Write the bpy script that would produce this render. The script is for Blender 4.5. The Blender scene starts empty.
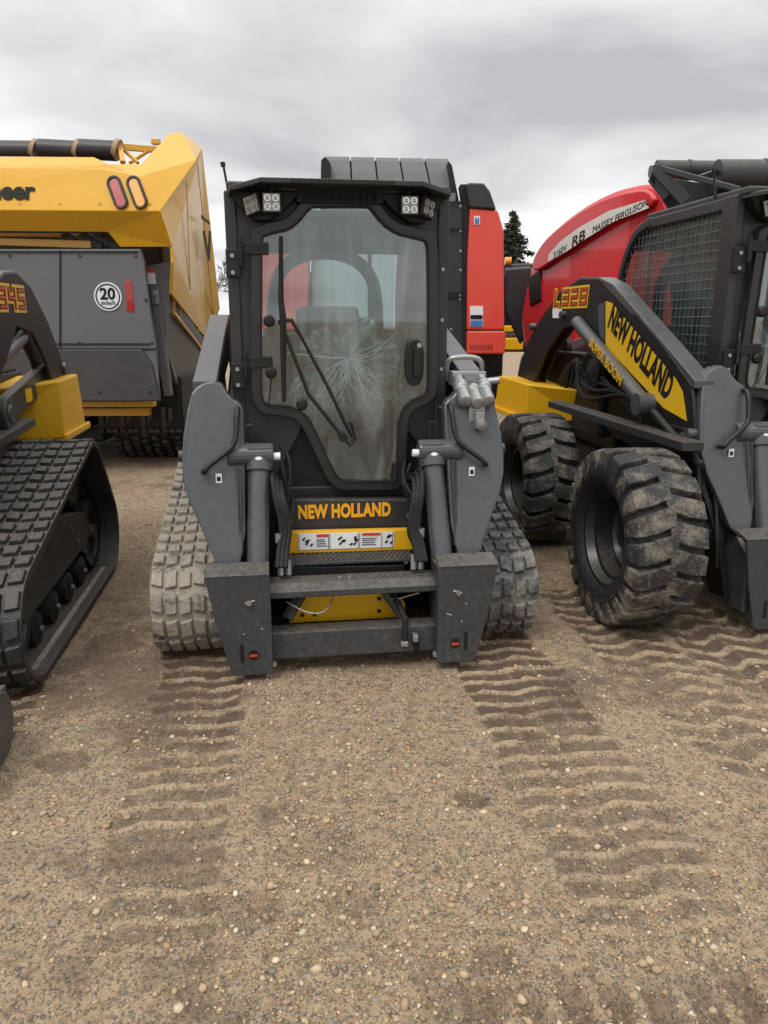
import bpy, math, random
import numpy as np
from mathutils import Vector, Matrix
random.seed(7); rng = np.random.default_rng(11)
PI = math.pi
scn = bpy.context.scene
COL = scn.collection

# ------------------------------------------------------------------ camera geometry (used to place far things at a distance)
FPX = 760.0; PITCH = math.atan(192 / FPX); CAMH = 1.6
cF = (0, math.cos(PITCH), -math.sin(PITCH)); cU = (0, math.sin(PITCH), math.cos(PITCH))
def ray(px, py):
    x = (px - 384) / FPX; y = (512 - py) / FPX
    return (x, cF[1] + y * cU[1], cF[2] + y * cU[2])
def at(px, py, Y):
    d = ray(px, py); t = Y / d[1]
    return (t * d[0], Y, CAMH + t * d[2])
class Frame:
    def __init__(s, ox, oy, yaw):
        s.ox, s.oy = ox, oy; s.yaw = math.radians(yaw)
        s.u = (math.cos(s.yaw), math.sin(s.yaw)); s.v = (-math.sin(s.yaw), math.cos(s.yaw))
    def inv(s, q, **k):
        d = ray(*q)
        du = d[0]*s.u[0]+d[1]*s.u[1]; dv = d[0]*s.v[0]+d[1]*s.v[1]
        o0 = -s.ox*s.u[0]-s.oy*s.u[1]; o1 = -s.ox*s.v[0]-s.oy*s.v[1]
        if 'z' in k: t = (k['z']-CAMH)/d[2]
        elif 'u' in k: t = (k['u']-o0)/du
        else: t = (k['v']-o1)/dv
        return (o0+t*du, o1+t*dv, CAMH+t*d[2])
    def loc(s, p):       # world -> local
        x, y = p[0]-s.ox, p[1]-s.oy
        return (x*s.u[0]+y*s.u[1], x*s.v[0]+y*s.v[1], p[2])
    def wor(s, u, v): return (s.ox+u*s.u[0]+v*s.v[0], s.oy+u*s.u[1]+v*s.v[1])
FC = Frame(-.16, 3.46, 8.0)
FL = Frame(-2.68, 2.91, 8.0)
FR = Frame(2.463, 4.0, 8.3)

# ------------------------------------------------------------------ materials
MATS = {}
def nodes(name):
    m = bpy.data.materials.new(name); m.use_nodes = True
    nt = m.node_tree; nt.nodes.clear()
    return m, nt, nt.nodes, nt.links
def mixc(nt, fac, a, b, mode='MIX'):
    n = nt.nodes.new('ShaderNodeMix'); n.data_type = 'RGBA'; n.blend_type = mode
    for s, v in ((n.inputs[0], fac), (n.inputs[6], a), (n.inputs[7], b)):
        if hasattr(v, 'links') or isinstance(v, bpy.types.NodeSocket): nt.links.new(v, s)
        else: s.default_value = v if not isinstance(v, tuple) else (*v, 1) if len(v) == 3 else v
    return n.outputs[2]
def noise(nt, vec, scale, detail=4, rough=.6, dist=0):
    n = nt.nodes.new('ShaderNodeTexNoise'); n.inputs['Scale'].default_value = scale
    n.inputs['Detail'].default_value = detail; n.inputs['Roughness'].default_value = rough
    n.inputs['Distortion'].default_value = dist
    nt.links.new(vec, n.inputs['Vector']); return n.outputs['Fac']
def ramp(nt, fac, a, b, va=0., vb=1.):
    n = nt.nodes.new('ShaderNodeMapRange'); n.clamp = True
    n.inputs[1].default_value = a; n.inputs[2].default_value = b
    n.inputs[3].default_value = va; n.inputs[4].default_value = vb
    nt.links.new(fac, n.inputs[0]); return n.outputs[0]
def mth(nt, op, a, b=None):
    n = nt.nodes.new('ShaderNodeMath'); n.operation = op
    for i, v in enumerate((a, b)):
        if v is None: continue
        if isinstance(v, (int, float)): n.inputs[i].default_value = v
        else: nt.links.new(v, n.inputs[i])
    return n.outputs[0]
DUST = (.30, .245, .18)
def paint(name, col, rough=.4, metal=0., dust=.12, dscale=6, bump=.0, bscale=60, coat=0., var=.12, updust=.25, lo=.5, spec=.5, splash=.0):
    m, nt, N, L = nodes(name)
    tc = N.new('ShaderNodeTexCoord').outputs['Object']
    n1 = noise(nt, tc, dscale, 6, .65); n2 = noise(nt, tc, dscale*7, 4, .7)
    base = mixc(nt, n1, tuple(c*(1-var) for c in col), tuple(min(1, c*(1+var)) for c in col))
    geo = N.new('ShaderNodeNewGeometry'); sep = N.new('ShaderNodeSeparateXYZ'); L.new(geo.outputs['Normal'], sep.inputs[0])
    up = ramp(nt, sep.outputs[2], .2, .95, 0, updust)
    pat = mth(nt, 'MULTIPLY', ramp(nt, n1, lo-.08, lo+.25), ramp(nt, n2, .35, .75))
    fac = mth(nt, 'ADD', mth(nt, 'MULTIPLY', pat, dust), mth(nt, 'MULTIPLY', up, ramp(nt, n2, .25, .7)))
    sp2 = N.new('ShaderNodeSeparateXYZ'); L.new(tc, sp2.inputs[0])
    low = ramp(nt, sp2.outputs[2], .85, .05, 0, 1)
    spk = ramp(nt, noise(nt, tc, 55, 3, .7), .60, .68, 0, splash)
    spl = mth(nt, 'MULTIPLY', mth(nt, 'MULTIPLY', low, ramp(nt, n2, .42, .66)), mth(nt, 'ADD', mth(nt, 'MULTIPLY', n1, splash*1.6), spk))
    fac = mth(nt, 'MINIMUM', mth(nt, 'ADD', mth(nt, 'ADD', fac, spl), mth(nt, 'MULTIPLY', spk, .10)), 1.0)
    colr = mixc(nt, fac, base, DUST)
    b = N.new('ShaderNodeBsdfPrincipled'); L.new(colr, b.inputs['Base Color'])
    b.inputs['Metallic'].default_value = metal; b.inputs['Coat Weight'].default_value = coat
    b.inputs['Specular IOR Level'].default_value = spec
    L.new(mth(nt, 'ADD', mth(nt, 'MULTIPLY', fac, .6), mth(nt, 'ADD', mth(nt, 'MULTIPLY', n2, .18), rough-.09)), b.inputs['Roughness'])
    if bump > 0:
        bp = N.new('ShaderNodeBump'); bp.inputs['Strength'].default_value = bump; bp.inputs['Distance'].default_value = .01
        L.new(noise(nt, tc, bscale, 5, .6), bp.inputs['Height']); L.new(bp.outputs[0], b.inputs['Normal'])
    o = N.new('ShaderNodeOutputMaterial'); L.new(b.outputs[0], o.inputs[0])
    MATS[name] = m; return m
paint('arm_grey', (.070, .076, .084), .29, .2, .08, 4, bump=.04, bscale=300, splash=.10, updust=.25)
paint('charcoal', (.026, .0275, .030), .38, .1, .08, 5, bump=.06, bscale=250, splash=.10)
paint('plate_grey', (.040, .043, .048), .37, .1, .08, 6, bump=.05, bscale=250, splash=.13, updust=.3)
paint('black', (.007, .0072, .0075), .5, 0, .07, 7, updust=.12, spec=.4)
paint('blacktrim', (.016, .017, .018), .30, 0, .05, 7, updust=.12)
paint('rubber_hose', (.010, .010, .010), .62, 0, .06, 9, updust=.05, spec=.3)
paint('olive_black', (.02, .021, .017), .6, 0, .35, 5)
paint('interior', (.022, .023, .024), .7, 0, .05, 5)
paint('yellow', (.70, .38, .008), .36, 0, .08, 5, spec=.4, updust=.1)
paint('vyellow', (.66, .35, .012), .27, 0, .04, 2.2, coat=.15, var=.08, updust=.0, spec=.35)
paint('vyellow2', (.62, .33, .03), .33, 0, .15, 3, coat=.3)
paint('vgrey', (.125, .125, .132), .42, 0, .10, 2, updust=.1)
paint('vgreydark', (.052, .050, .052), .5, 0, .15, 2)
paint('red', (.68, .055, .032), .38, 0, .08, 2, coat=.3, var=.06)
paint('mfred', (.60, .030, .034), .28, 0, .05, 1.5, coat=.6, var=.06, updust=.1)
paint('decal_white', (.72, .73, .74), .45, 0, .08, 8)
paint('decal_silver', (.62, .60, .55), .45, 0, .08, 4)
paint('decal_black', (.010, .010, .010), .55, 0, .02, 8, updust=0, spec=.2)
paint('decal_yellow', (.72, .42, .01), .4, 0, .03, 8, updust=0)
paint('decal_orange', (.80, .37, .01), .4, 0, .03, 8, updust=0)
paint('decal_red', (.5, .05, .02), .4, 0, .03, 8, updust=0)
paint('decal_blue', (.05, .16, .42), .4, 0, .03, 8, updust=0)
paint('decal_green', (.01, .28, .17), .4, 0, .03, 8, updust=0)
paint('reflector_red', (.35, .02, .015), .2, 0, .03, 8, coat=.6)
paint('lens_red', (.38, .015, .02), .2, 0, .02, 8, coat=.3)
paint('lens_amber', (.80, .30, .01), .2, 0, .02, 8, coat=.3)
paint('zinc', (.36, .37, .375), .38, .75, .25, 16, bump=.15, bscale=60)
paint('chrome', (.7, .7, .7), .18, 1, .03, 12)
paint('belt_grey', (.085, .088, .09), .6, 0, .30, 3, bump=.25, bscale=120, updust=.1)
paint('roll_black', (.02, .02, .022), .45, 0, .1, 3)
paint('roller_tan', (.34, .24, .14), .6, 0, .5, 7)
paint('pale_panel', (.42, .43, .43), .5, 0, .2, 3)
paint('mesh_wire', (.10, .105, .10), .4, .3, .05, 8)
paint('crease_glint', (.82, .88, .88), .2, 0, .0, 8, updust=0)  # near-white colour paints the glints along the folds of the film
paint('led', (.30, .29, .25), .25, .4, .05, 20)
paint('led_dark', (.05, .05, .05), .25, .5, .05, 20)
paint('track_clean', (.018, .0185, .020), .48, 0, .30, 9, bump=.3, bscale=90, updust=.30)
paint('tread_grip', (.05, .047, .043), .7, 0, .5, 20, bump=.9, bscale=160, updust=.6)
paint('bark', (.07, .055, .045), .9, 0, 0, 8)
paint('rim_black', (.016, .017, .018), .32, .2, .12, 9)
paint('farwhite', (.5, .5, .5), .7, 0, .1, 2)

def muddy(name, rub, mud, lo, hi, scale=7, soil=(.245, .205, .155)):
    m, nt, N, L = nodes(name)
    tc = N.new('ShaderNodeTexCoord').outputs['Object']
    n1 = noise(nt, tc, scale, 8, .68, .4); n2 = noise(nt, tc, scale*9, 5, .7); n3 = noise(nt, tc, 1.7, 3, .6)
    f = ramp(nt, mth(nt, 'ADD', mth(nt, 'MULTIPLY', n1, .6), mth(nt, 'ADD', mth(nt, 'MULTIPLY', n2, .25), mth(nt, 'MULTIPLY', n3, .25))), lo, hi, 0, mud)
    sc = mixc(nt, n2, tuple(c*.62 for c in soil), tuple(c*1.3 for c in soil))
    colr = mixc(nt, f, rub, sc)
    b = N.new('ShaderNodeBsdfPrincipled'); L.new(colr, b.inputs['Base Color'])
    L.new(ramp(nt, f, 0, .8, .48, .95), b.inputs['Roughness'])
    bp = N.new('ShaderNodeBump'); bp.inputs['Strength'].default_value = .8; bp.inputs['Distance'].default_value = .012
    L.new(mth(nt, 'ADD', n1, n2), bp.inputs['Height']); L.new(bp.outputs[0], b.inputs['Normal'])
    o = N.new('ShaderNodeOutputMaterial'); L.new(b.outputs[0], o.inputs[0]); MATS[name] = m
muddy('track_mud', (.035, .034, .033), .95, .40, .56, soil=(.36, .315, .25))
muddy('track_mud_grey', (.03, .031, .032), .85, .47, .62, soil=(.28, .26, .225))
muddy('tyre_mud', (.022, .022, .022), .8, .53, .64, 9, (.25, .215, .165))
muddy('tyre_side', (.012, .0125, .013), .4, .62, .8, 4)
muddy('tyre_dark', (.022, .022, .022), .7, .50, .64, 9, (.16, .13, .10))

def glass(name, tint=(.80, .90, .89), haze=.10, hcol=(.55, .68, .68), streak=5.0, refl=1.3, rgh=.03):
    m, nt, N, L = nodes(name)
    tr = N.new('ShaderNodeBsdfTransparent'); tr.inputs[0].default_value = (*tint, 1)
    gl = N.new('ShaderNodeBsdfGlossy'); gl.inputs['Roughness'].default_value = rgh
    df = N.new('ShaderNodeBsdfDiffuse'); df.inputs[0].default_value = (*hcol, 1)
    tc = N.new('ShaderNodeTexCoord').outputs['Object']
    mp = N.new('ShaderNodeMapping'); mp.inputs['Scale'].default_value = (2.6, 1, .4); L.new(tc, mp.inputs[0])
    hz = ramp(nt, noise(nt, mp.outputs[0], streak, 5, .6, 1.5), .42, .74, haze*.2, haze*3.6)  # dusty film; its pale streaks also stand in for reflections on the pane
    m1 = N.new('ShaderNodeMixShader'); L.new(hz, m1.inputs[0]); L.new(tr.outputs[0], m1.inputs[1]); L.new(df.outputs[0], m1.inputs[2])
    fr = N.new('ShaderNodeFresnel'); fr.inputs[0].default_value = 1.5
    m2 = N.new('ShaderNodeMixShader'); L.new(mth(nt, 'MINIMUM', mth(nt, 'MULTIPLY', fr.outputs[0], refl), .9), m2.inputs[0]); L.new(m1.outputs[0], m2.inputs[1]); L.new(gl.outputs[0], m2.inputs[2])
    o = N.new('ShaderNodeOutputMaterial'); L.new(m2.outputs[0], o.inputs[0]); MATS[name] = m
glass('glass', (.88, .96, .965), .045, (.74, .84, .88), 2.2, 2.5); glass('side_glass', (.80, .90, .89), .02, refl=.35, rgh=.3)
def wrap():
    m, nt, N, L = nodes('plastic_wrap')
    tr = N.new('ShaderNodeBsdfTransparent'); tr.inputs[0].default_value = (.90, .94, .94, 1)
    b = N.new('ShaderNodeBsdfPrincipled'); b.inputs['Base Color'].default_value = (.86, .90, .90, 1); b.inputs['Roughness'].default_value = .12
    tc = N.new('ShaderNodeTexCoord').outputs['Object']
    f = ramp(nt, noise(nt, tc, 14, 6, .7, 2.5), .40, .66, .08, .62)
    mx = N.new('ShaderNodeMixShader'); L.new(f, mx.inputs[0]); L.new(tr.outputs[0], mx.inputs[1]); L.new(b.outputs[0], mx.inputs[2])
    bp = N.new('ShaderNodeBump'); bp.inputs['Strength'].default_value = .5; bp.inputs['Distance'].default_value = .02
    L.new(noise(nt, tc, 30, 4, .6, 2), bp.inputs['Height']); L.new(bp.outputs[0], b.inputs['Normal'])
    o = N.new('ShaderNodeOutputMaterial'); L.new(mx.outputs[0], o.inputs[0]); MATS['wrap'] = m
wrap()

# ------------------------------------------------------------------ mesh builder
class MB:
    def __init__(s): s.v = []; s.f = []
    def add(s, vs, fs):
        o = len(s.v); s.v += [tuple(p) for p in vs]; s.f += [tuple(i+o for i in f) for f in fs]; return s
    def box(s, x0, x1, y0, y1, z0, z1):
        vs = [(x, y, z) for z in (z0, z1) for y in (y0, y1) for x in (x0, x1)]
        return s.add(vs, [(0,2,3,1),(4,5,7,6),(0,1,5,4),(2,6,7,3),(0,4,6,2),(1,3,7,5)])
    def hexa(s, bot, top):   # two rings of equal length
        n = len(bot); vs = list(bot)+list(top)
        fs = [tuple(range(n))[::-1], tuple(range(n, 2*n))]+[(i, (i+1) % n, n+(i+1) % n, n+i) for i in range(n)]
        return s.add(vs, fs)
    def prism(s, poly3, off):
        return s.hexa([tuple(p) for p in poly3], [(p[0]+off[0], p[1]+off[1], p[2]+off[2]) for p in poly3])
    def ring(s, outer, inner, off):   # frame between two loops
        n = len(outer); o2 = [tuple(Vector(p)+Vector(off)) for p in outer]; i2 = [tuple(Vector(p)+Vector(off)) for p in inner]
        vs = list(outer)+list(inner)+o2+i2; fs = []
        for i in range(n):
            j = (i+1) % n
            fs += [(i, j, n+j, n+i), (2*n+i, 3*n+i, 3*n+j, 2*n+j), (i, 2*n+i, 2*n+j, j), (n+i, n+j, 3*n+j, 3*n+i)]
        return s.add(vs, fs)
    def beam(s, a, b, w, h, up=(0, 0, 1)):
        a, b = Vector(a), Vector(b); d = (b-a).normalized(); x = d.cross(Vector(up))
        if x.length < 1e-4: x = d.cross(Vector((1, 0, 0)))
        x.normalize(); y = x.cross(d).normalized()
        r = lambda c: [c+x*sx*w/2+y*sy*h/2 for sx, sy in ((-1,-1),(1,-1),(1,1),(-1,1))]
        return s.hexa(r(a), r(b))
    def tube(s, pts, r, seg=10, caps=True):
        pts = [Vector(p) for p in pts]; rr = r if isinstance(r, (list, tuple)) else [r]*len(pts)
        rings = []; prev = None
        for i, p in enumerate(pts):
            t = (pts[min(i+1, len(pts)-1)]-pts[max(i-1, 0)]).normalized()
            if prev is None: n = t.orthogonal().normalized()
            else: n = (prev-t*prev.dot(t)); n = n.normalized() if n.length > 1e-6 else t.orthogonal().normalized()
            prev = n; b = t.cross(n)
            rings.append([p+(n*math.cos(2*PI*k/seg)+b*math.sin(2*PI*k/seg))*rr[i] for k in range(seg)])
        vs = [q for g in rings for q in g]; fs = []
        for i in range(len(pts)-1):
            for k in range(seg):
                k2 = (k+1) % seg; fs.append((i*seg+k, i*seg+k2, (i+1)*seg+k2, (i+1)*seg+k))
        if caps: fs += [tuple(range(seg))[::-1], tuple((len(pts)-1)*seg+k for k in range(seg))]
        return s.add(vs, fs)
    def cyl(s, a, b, r, seg=20): return s.tube([a, b], r, seg)
    def lathe(s, c, axis, prof, seg=48):   # prof: (along axis, radius)
        c = Vector(c); ax = Vector(axis).normalized(); n = ax.orthogonal().normalized(); b = ax.cross(n)
        vs = [c+ax*a+(n*math.cos(2*PI*k/seg)+b*math.sin(2*PI*k/seg))*r for a, r in prof for k in range(seg)]
        fs = [(i*seg+k, i*seg+(k+1) % seg, (i+1)*seg+(k+1) % seg, (i+1)*seg+k) for i in range(len(prof)-1) for k in range(seg)]
        return s.add(vs, fs)
    def build(s, name, mat, parent=None, bevel=0., smooth=False, mats=None):
        me = bpy.data.meshes.new(name); me.from_pydata(s.v, [], s.f); me.validate(); me.update()
        import bmesh
        bm = bmesh.new(); bm.from_mesh(me); bmesh.ops.recalc_face_normals(bm, faces=bm.faces); bm.to_mesh(me); bm.free()
        me.materials.append(MATS[mat] if isinstance(mat, str) else mat)
        o = bpy.data.objects.new(name, me); COL.objects.link(o)
        if parent is not None: o.parent = parent
        if bevel > 0:
            b = o.modifiers.new('bevel', 'BEVEL'); b.width = bevel; b.segments = 2; b.limit_method = 'ANGLE'; b.angle_limit = math.radians(40); b.harden_normals = False
        if smooth:
            me.polygons.foreach_set('use_smooth', [True]*len(me.polygons))
            me.set_sharp_from_angle(angle=math.radians(38))
        return o
def build_each(mb, name, mat, parent=None, bevel=0., smooth=False):
    # one object for every connected piece
    n = len(mb.v); par = list(range(n))
    def fd(i):
        while par[i] != i: par[i] = par[par[i]]; i = par[i]
        return i
    for f in mb.f:
        a = fd(f[0])
        for k in f[1:]:
            b = fd(k)
            if a != b: par[b] = a
    grp = {}
    for f in mb.f: grp.setdefault(fd(f[0]), []).append(f)
    out = []
    for fs in grp.values():
        used = sorted({i for f in fs for i in f}); ix = {v: k for k, v in enumerate(used)}
        q = MB().add([mb.v[i] for i in used], [tuple(ix[i] for i in f) for f in fs]); out.append(q.build(name, mat, parent, bevel, smooth))
    return out[0]
def root(name, label, cat, frame=None, loc=(0, 0, 0), rz=0., group=None):
    o = bpy.data.objects.new(name, None); COL.objects.link(o); o.empty_display_size = .2
    if frame: o.location = (frame.ox, frame.oy, 0); o.rotation_euler = (0, 0, frame.yaw)
    else: o.location = loc; o.rotation_euler = (0, 0, rz)
    o['label'] = label; o['category'] = cat
    if group: o['group'] = group
    return o
def text(name, s, size, mat, parent, org, xd, yd, depth=.002, bold=0., space=1., shear=0., center=False, wid=1., align=None):
    cu = bpy.data.curves.new(name, 'FONT'); cu.body = s; cu.size = size; cu.extrude = depth/2; cu.offset = bold*size
    cu.space_character = space; cu.shear = shear; cu.resolution_u = 4
    if align: cu.align_x = align
    if center: cu.align_x = 'CENTER'; cu.align_y = 'CENTER'
    t = bpy.data.objects.new('tmp', cu); COL.objects.link(t)
    dg = bpy.context.evaluated_depsgraph_get(); me = bpy.data.meshes.new_from_object(t.evaluated_get(dg))
    bpy.data.objects.remove(t); bpy.data.curves.remove(cu)
    X = Vector(xd).normalized(); Y = Vector(yd).normalized(); Z = X.cross(Y)
    M_ = Matrix(((X.x*wid, Y.x, Z.x, org[0]), (X.y*wid, Y.y, Z.y, org[1]), (X.z*wid, Y.z, Z.z, org[2]), (0, 0, 0, 1)))
    me.transform(M_); me.materials.clear(); me.materials.append(MATS[mat]); me.name = name
    o = bpy.data.objects.new(name, me); COL.objects.link(o)
    if parent is not None: o.parent = parent
    return o
def chaikin(p, n=2, closed=True):
    for _ in range(n):
        q = []; m = len(p)
        for i in range(m if closed else m-1):
            a, b = p[i], p[(i+1) % m]
            q.append(tuple(a[k]*.75+b[k]*.25 for k in range(len(a)))); q.append(tuple(a[k]*.25+b[k]*.75 for k in range(len(a))))
        if not closed: q = [p[0]]+q+[p[-1]]
        p = q
    return p
def inset(p, d):      # closed 2D loop, inward by d
    m = len(p); A = sum(p[i][0]*p[(i+1) % m][1]-p[(i+1) % m][0]*p[i][1] for i in range(m)); s = 1 if A > 0 else -1
    out = []
    for i in range(m):
        a, b, c = Vector(p[i-1]), Vector(p[i]), Vector(p[(i+1) % m])
        e1 = (b-a).normalized(); e2 = (c-b).normalized()
        n1 = Vector((-e1.y, e1.x))*s; n2 = Vector((-e2.y, e2.x))*s
        n = (n1+n2).normalized(); k = d/max(.5, n.dot(n1)); out.append(tuple(b+n*k))
    return out
def bolts(pts, axis, r, h, name, mat, parent):
    mb = MB()
    for p in pts:
        a = Vector(axis).normalized(); mb.cyl(Vector(p)-a*.002, Vector(p)+a*h, r, 8)
    return build_each(mb, name, mat, parent)

# ------------------------------------------------------------------ track, wheel
def hull_path(circles, step):
    pts = [(c[0]+c[2]*math.cos(a), c[1]+c[2]*math.sin(a)) for c in circles for a in np.linspace(0, 2*PI, 64, endpoint=False)]
    pts = sorted(set(pts))
    def half(P):
        h = []
        for p in P:
            while len(h) > 1 and (h[-1][0]-h[-2][0])*(p[1]-h[-2][1])-(h[-1][1]-h[-2][1])*(p[0]-h[-2][0]) <= 0: h.pop()
            h.append(p)
        return h
    h = half(pts)[:-1]+half(pts[::-1])[:-1]
    L = [0]
    for i in range(len(h)): L.append(L[-1]+math.dist(h[i], h[(i+1) % len(h)]))
    n = int(round(L[-1]/step/4))*4; out = []
    for k in range(n):
        d = L[-1]*k/n; i = max(j for j in range(len(h)) if L[j] <= d)
        a, b = h[i], h[(i+1) % len(h)]; t = (d-L[i])/max(1e-9, L[i+1]-L[i])
        out.append((a[0]+(b[0]-a[0])*t, a[1]+(b[1]-a[1])*t))
    return out
def make_track(parent, u0, u1, circles, pitch, mat, sub=4, lugh=.021, side=1):
    P = hull_path(circles, pitch/sub); n = len(P); nrm = []
    for i in range(n):
        a, b = P[i-1], P[(i+1) % n]; t = Vector((b[0]-a[0], b[1]-a[1])).normalized(); nrm.append(Vector((t.y, -t.x)))
    mb = MB(); th = .028; vs = []
    for i in range(n):
        for (u, o) in ((u0, 0), (u1, 0), (u1, th), (u0, th)): vs.append((u, P[i][0]+nrm[i].x*o, P[i][1]+nrm[i].y*o))
    fs = [(i*4+k, i*4+(k+1) % 4, ((i+1) % n)*4+(k+1) % 4, ((i+1) % n)*4+k) for i in range(n) for k in range(4)]
    mb.add(vs, fs)
    W = u1-u0; nb = 6
    def pt(u, s, o):
        s = s % n; i = int(s) % n; j = (i+1) % n; t = s-int(s)
        p = [P[i][k]*(1-t)+P[j][k]*t for k in (0, 1)]; nn = (nrm[i]*(1-t)+nrm[j]*t)
        return (u, p[0]+nn.x*o, p[1]+nn.y*o)
    for k in range(n//sub):
        for b in range(nb):
            a0 = u0+W*(b+.03)/nb; a1 = u0+W*(b+.97)/nb
            sh = (k+.06+(0, .10, .13, .03, .10, .0)[b])*sub; ln = .72*sub
            j = [random.uniform(-.04, .04)*sub for _ in range(4)]; hh = lugh*random.uniform(.86, 1.08)
            sk = .05*sub*(1 if b % 3 == 0 else -1)
            base = [pt(a0, sh+j[0]-sk, th*.6), pt(a1, sh+j[1]+sk, th*.6), pt(a1, sh+ln+j[2]+sk, th*.6), pt(a0, sh+ln+j[3]-sk, th*.6)]
            q = .05*sub; e = W*.018
            top = [pt(a0+e, sh+q+j[0]-sk, th+hh), pt(a1-e, sh+q+j[1]+sk, th+hh), pt(a1-e, sh+ln-q+j[2]+sk, th+hh), pt(a0+e, sh+ln-q+j[3]-sk, th+hh)]
            mb.hexa(base, top)
        # inner guide lugs
        c = (u0+u1)/2
        for du in (-.05, .05):
            s0 = (k+.3)*sub
            mb.hexa([pt(c+du-.015, s0, 0), pt(c+du+.015, s0, 0), pt(c+du+.015, s0+.4*sub, 0), pt(c+du-.015, s0+.4*sub, 0)],
                    [pt(c+du-.008, s0+.1*sub, -.035), pt(c+du+.008, s0+.1*sub, -.035), pt(c+du+.008, s0+.3*sub, -.035), pt(c+du-.008, s0+.3*sub, -.035)])
    t = mb.build('track', mat, parent, bevel=.004)
    # undercarriage
    um = (u0+u1)/2; hw = W*.20
    (f0, f1, fr), (s0, s1, sr), (r0, r1, rr) = circles
    m = MB()
    poly = [(f0+.02, f1+.05), (s0-.42, s1-sr*.75), (s0-.10, s1-sr*1.0), (s0+.10, s1-sr*1.25), (r0-.02, r1+.03), (r0-.12, r1-.03), (f0+.14, f1-.07)]
    m.prism([(um-hw*1.25, a, b) for a, b in poly], (hw*2.5, 0, 0)); tf = m.build('track_frame', 'olive_black', parent, bevel=.008)
    bolts([(um+side*hw*1.25, s0-.25+.12*k, s1-sr*1.35-.10*k) for k in range(4)], (side, 0, 0), .016, .012, 'frame_bolt', 'plate_grey', tf)
    m = MB(); ub = um+side*W*.36; m.box(ub-.014, ub+.014, f0, r0, circles[0][1]-fr-.001, circles[0][1]-fr+.006); m.build('mud_strip', 'track_mud', parent)
    for (a, b, r) in ((f0, f1, fr-.02), (r0, r1, rr-.02)):
        m = MB()
        for sx in (-1, 1): m.lathe((um+sx*hw*.9, a, b), (sx, 0, 0), [(-.03, .02), (-.03, r), (.03, r), (.03, r*.75), (.01, r*.7), (.01, .06), (.05, .05), (.05, .001)], 32)
        m.build('idler', 'black', parent, smooth=True)
    m = MB(); ns = 16
    prof = [(math.cos(2*PI*k/(ns*2))*(sr-.005 if k % 2 else sr-.05), math.sin(2*PI*k/(ns*2))*(sr-.005 if k % 2 else sr-.05)) for k in range(ns*2)]
    for sx in (-1, 1): m.prism([(um+sx*hw*.8, s0+a, s1+b) for a, b in prof], (.02*sx, 0, 0))
    m.lathe((um, s0, s1), (1, 0, 0), [(-hw*1.05, .001), (-hw*1.05, sr*.55), (hw*1.05, sr*.55), (hw*1.05, .001)], 24)
    m.build('sprocket', 'black', parent)
    nr = 4
    for k in range(nr):
        v = f0+(r0-f0)*(k+1)/(nr+1); m = MB(); r = .085
        for sx in (-1, 1): m.lathe((um+sx*hw*.9, v, circles[0][1]-fr+r), (sx, 0, 0), [(-.03, .001), (-.03, r), (.025, r), (.025, r*.6), (.04, r*.3), (.04, .001)], 24)
        w = m.build('roller', 'black', parent, smooth=True)
        bolts([(um+sx*(hw*.9+.04), v, circles[0][1]-fr+r) for sx in (-1, 1)], (side, 0, 0), .014, .012, 'axle_cap', 'zinc', w)
    return t
def make_wheel(parent, uo, v, R, W, side, tmat='tyre_mud'):
    # uo: outer face u, side: +1 outer towards +u
    uc = uo-side*W/2; c = (uc, v, R*.985); H = W/2; rl = .034; Rb = R-rl-.006; rim = R*.56
    prof = [(-H*.72, rim), (-H*.95, rim+.03), (-H*1.04, (rim+Rb)/2), (-H*.99, Rb-.05), (-H*.88, Rb-.01), (-H*.5, Rb+.004), (0, Rb+.008),
            (H*.5, Rb+.004), (H*.88, Rb-.01), (H*.99, Rb-.05), (H*1.04, (rim+Rb)/2), (H*.95, rim+.03), (H*.72, rim)]
    w = MB().lathe(c, (side, 0, 0), prof, 72).build('wheel', 'tyre_side', parent, smooth=True)
    mb = MB(); n = 21
    def P(x, th, r): return (uc+x, v+r*math.sin(th), c[2]+r*math.cos(th))
    for s in (-1, 1):
        for k in range(n):
            t0 = 2*PI*(k+(.5 if s > 0 else 0))/n
            xs = [1.03, .97, .80, .45, .12, -.10]; dt = [0, 0, .01, .04, .085, .09]; wd = [.095, .103, .108, .112, .108, .104]
            ro = [R-.075, R-.010, R, R+.001, R+.002, R+.001]; ri = [Rb-.10, Rb-.06, Rb-.02, Rb-.006, Rb-.006, Rb-.006]
            jit = random.uniform(.93, 1.05); rings = []
            for i in range(6):
                x = s*H*xs[i]; a = t0+dt[i]; hw = wd[i]*jit
                rings.append([P(x, a-hw*1.15, ri[i]), P(x, a+hw*1.15, ri[i]), P(x, a+hw, ro[i]), P(x, a-hw, ro[i])])
            vs = [p for g in rings for p in g]; fs = [(0, 1, 2, 3), (23, 22, 21, 20)]
            for i in range(5):
                for q in range(4): fs.append((i*4+q, i*4+(q+1) % 4, (i+1)*4+(q+1) % 4, (i+1)*4+q))
            mb.add(vs, fs)
    mb.build('tread', tmat, w, bevel=.005)
    rp = [(H*.72, rim+.012), (H*.80, rim+.012), (H*.80, rim-.012), (H*.55, rim-.03), (H*.52, rim-.05), (H*.1, rim-.06), (0.02, rim-.09), (-.03, rim*.55), (-.03, rim*.32), (.04, rim*.30), (.05, rim*.2), (.05, .001)]
    rm = MB().lathe(c, (side, 0, 0), rp+[], 48).build('rim', 'rim_black', w, smooth=True)
    bolts([(uc-side*.03, v+rim*.43*math.sin(a), c[2]+rim*.43*math.cos(a)) for a in np.linspace(0, 2*PI, 8, endpoint=False)], (side, 0, 0), .013, .02, 'wheel_nut', 'zinc', rm)
    return w

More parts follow.
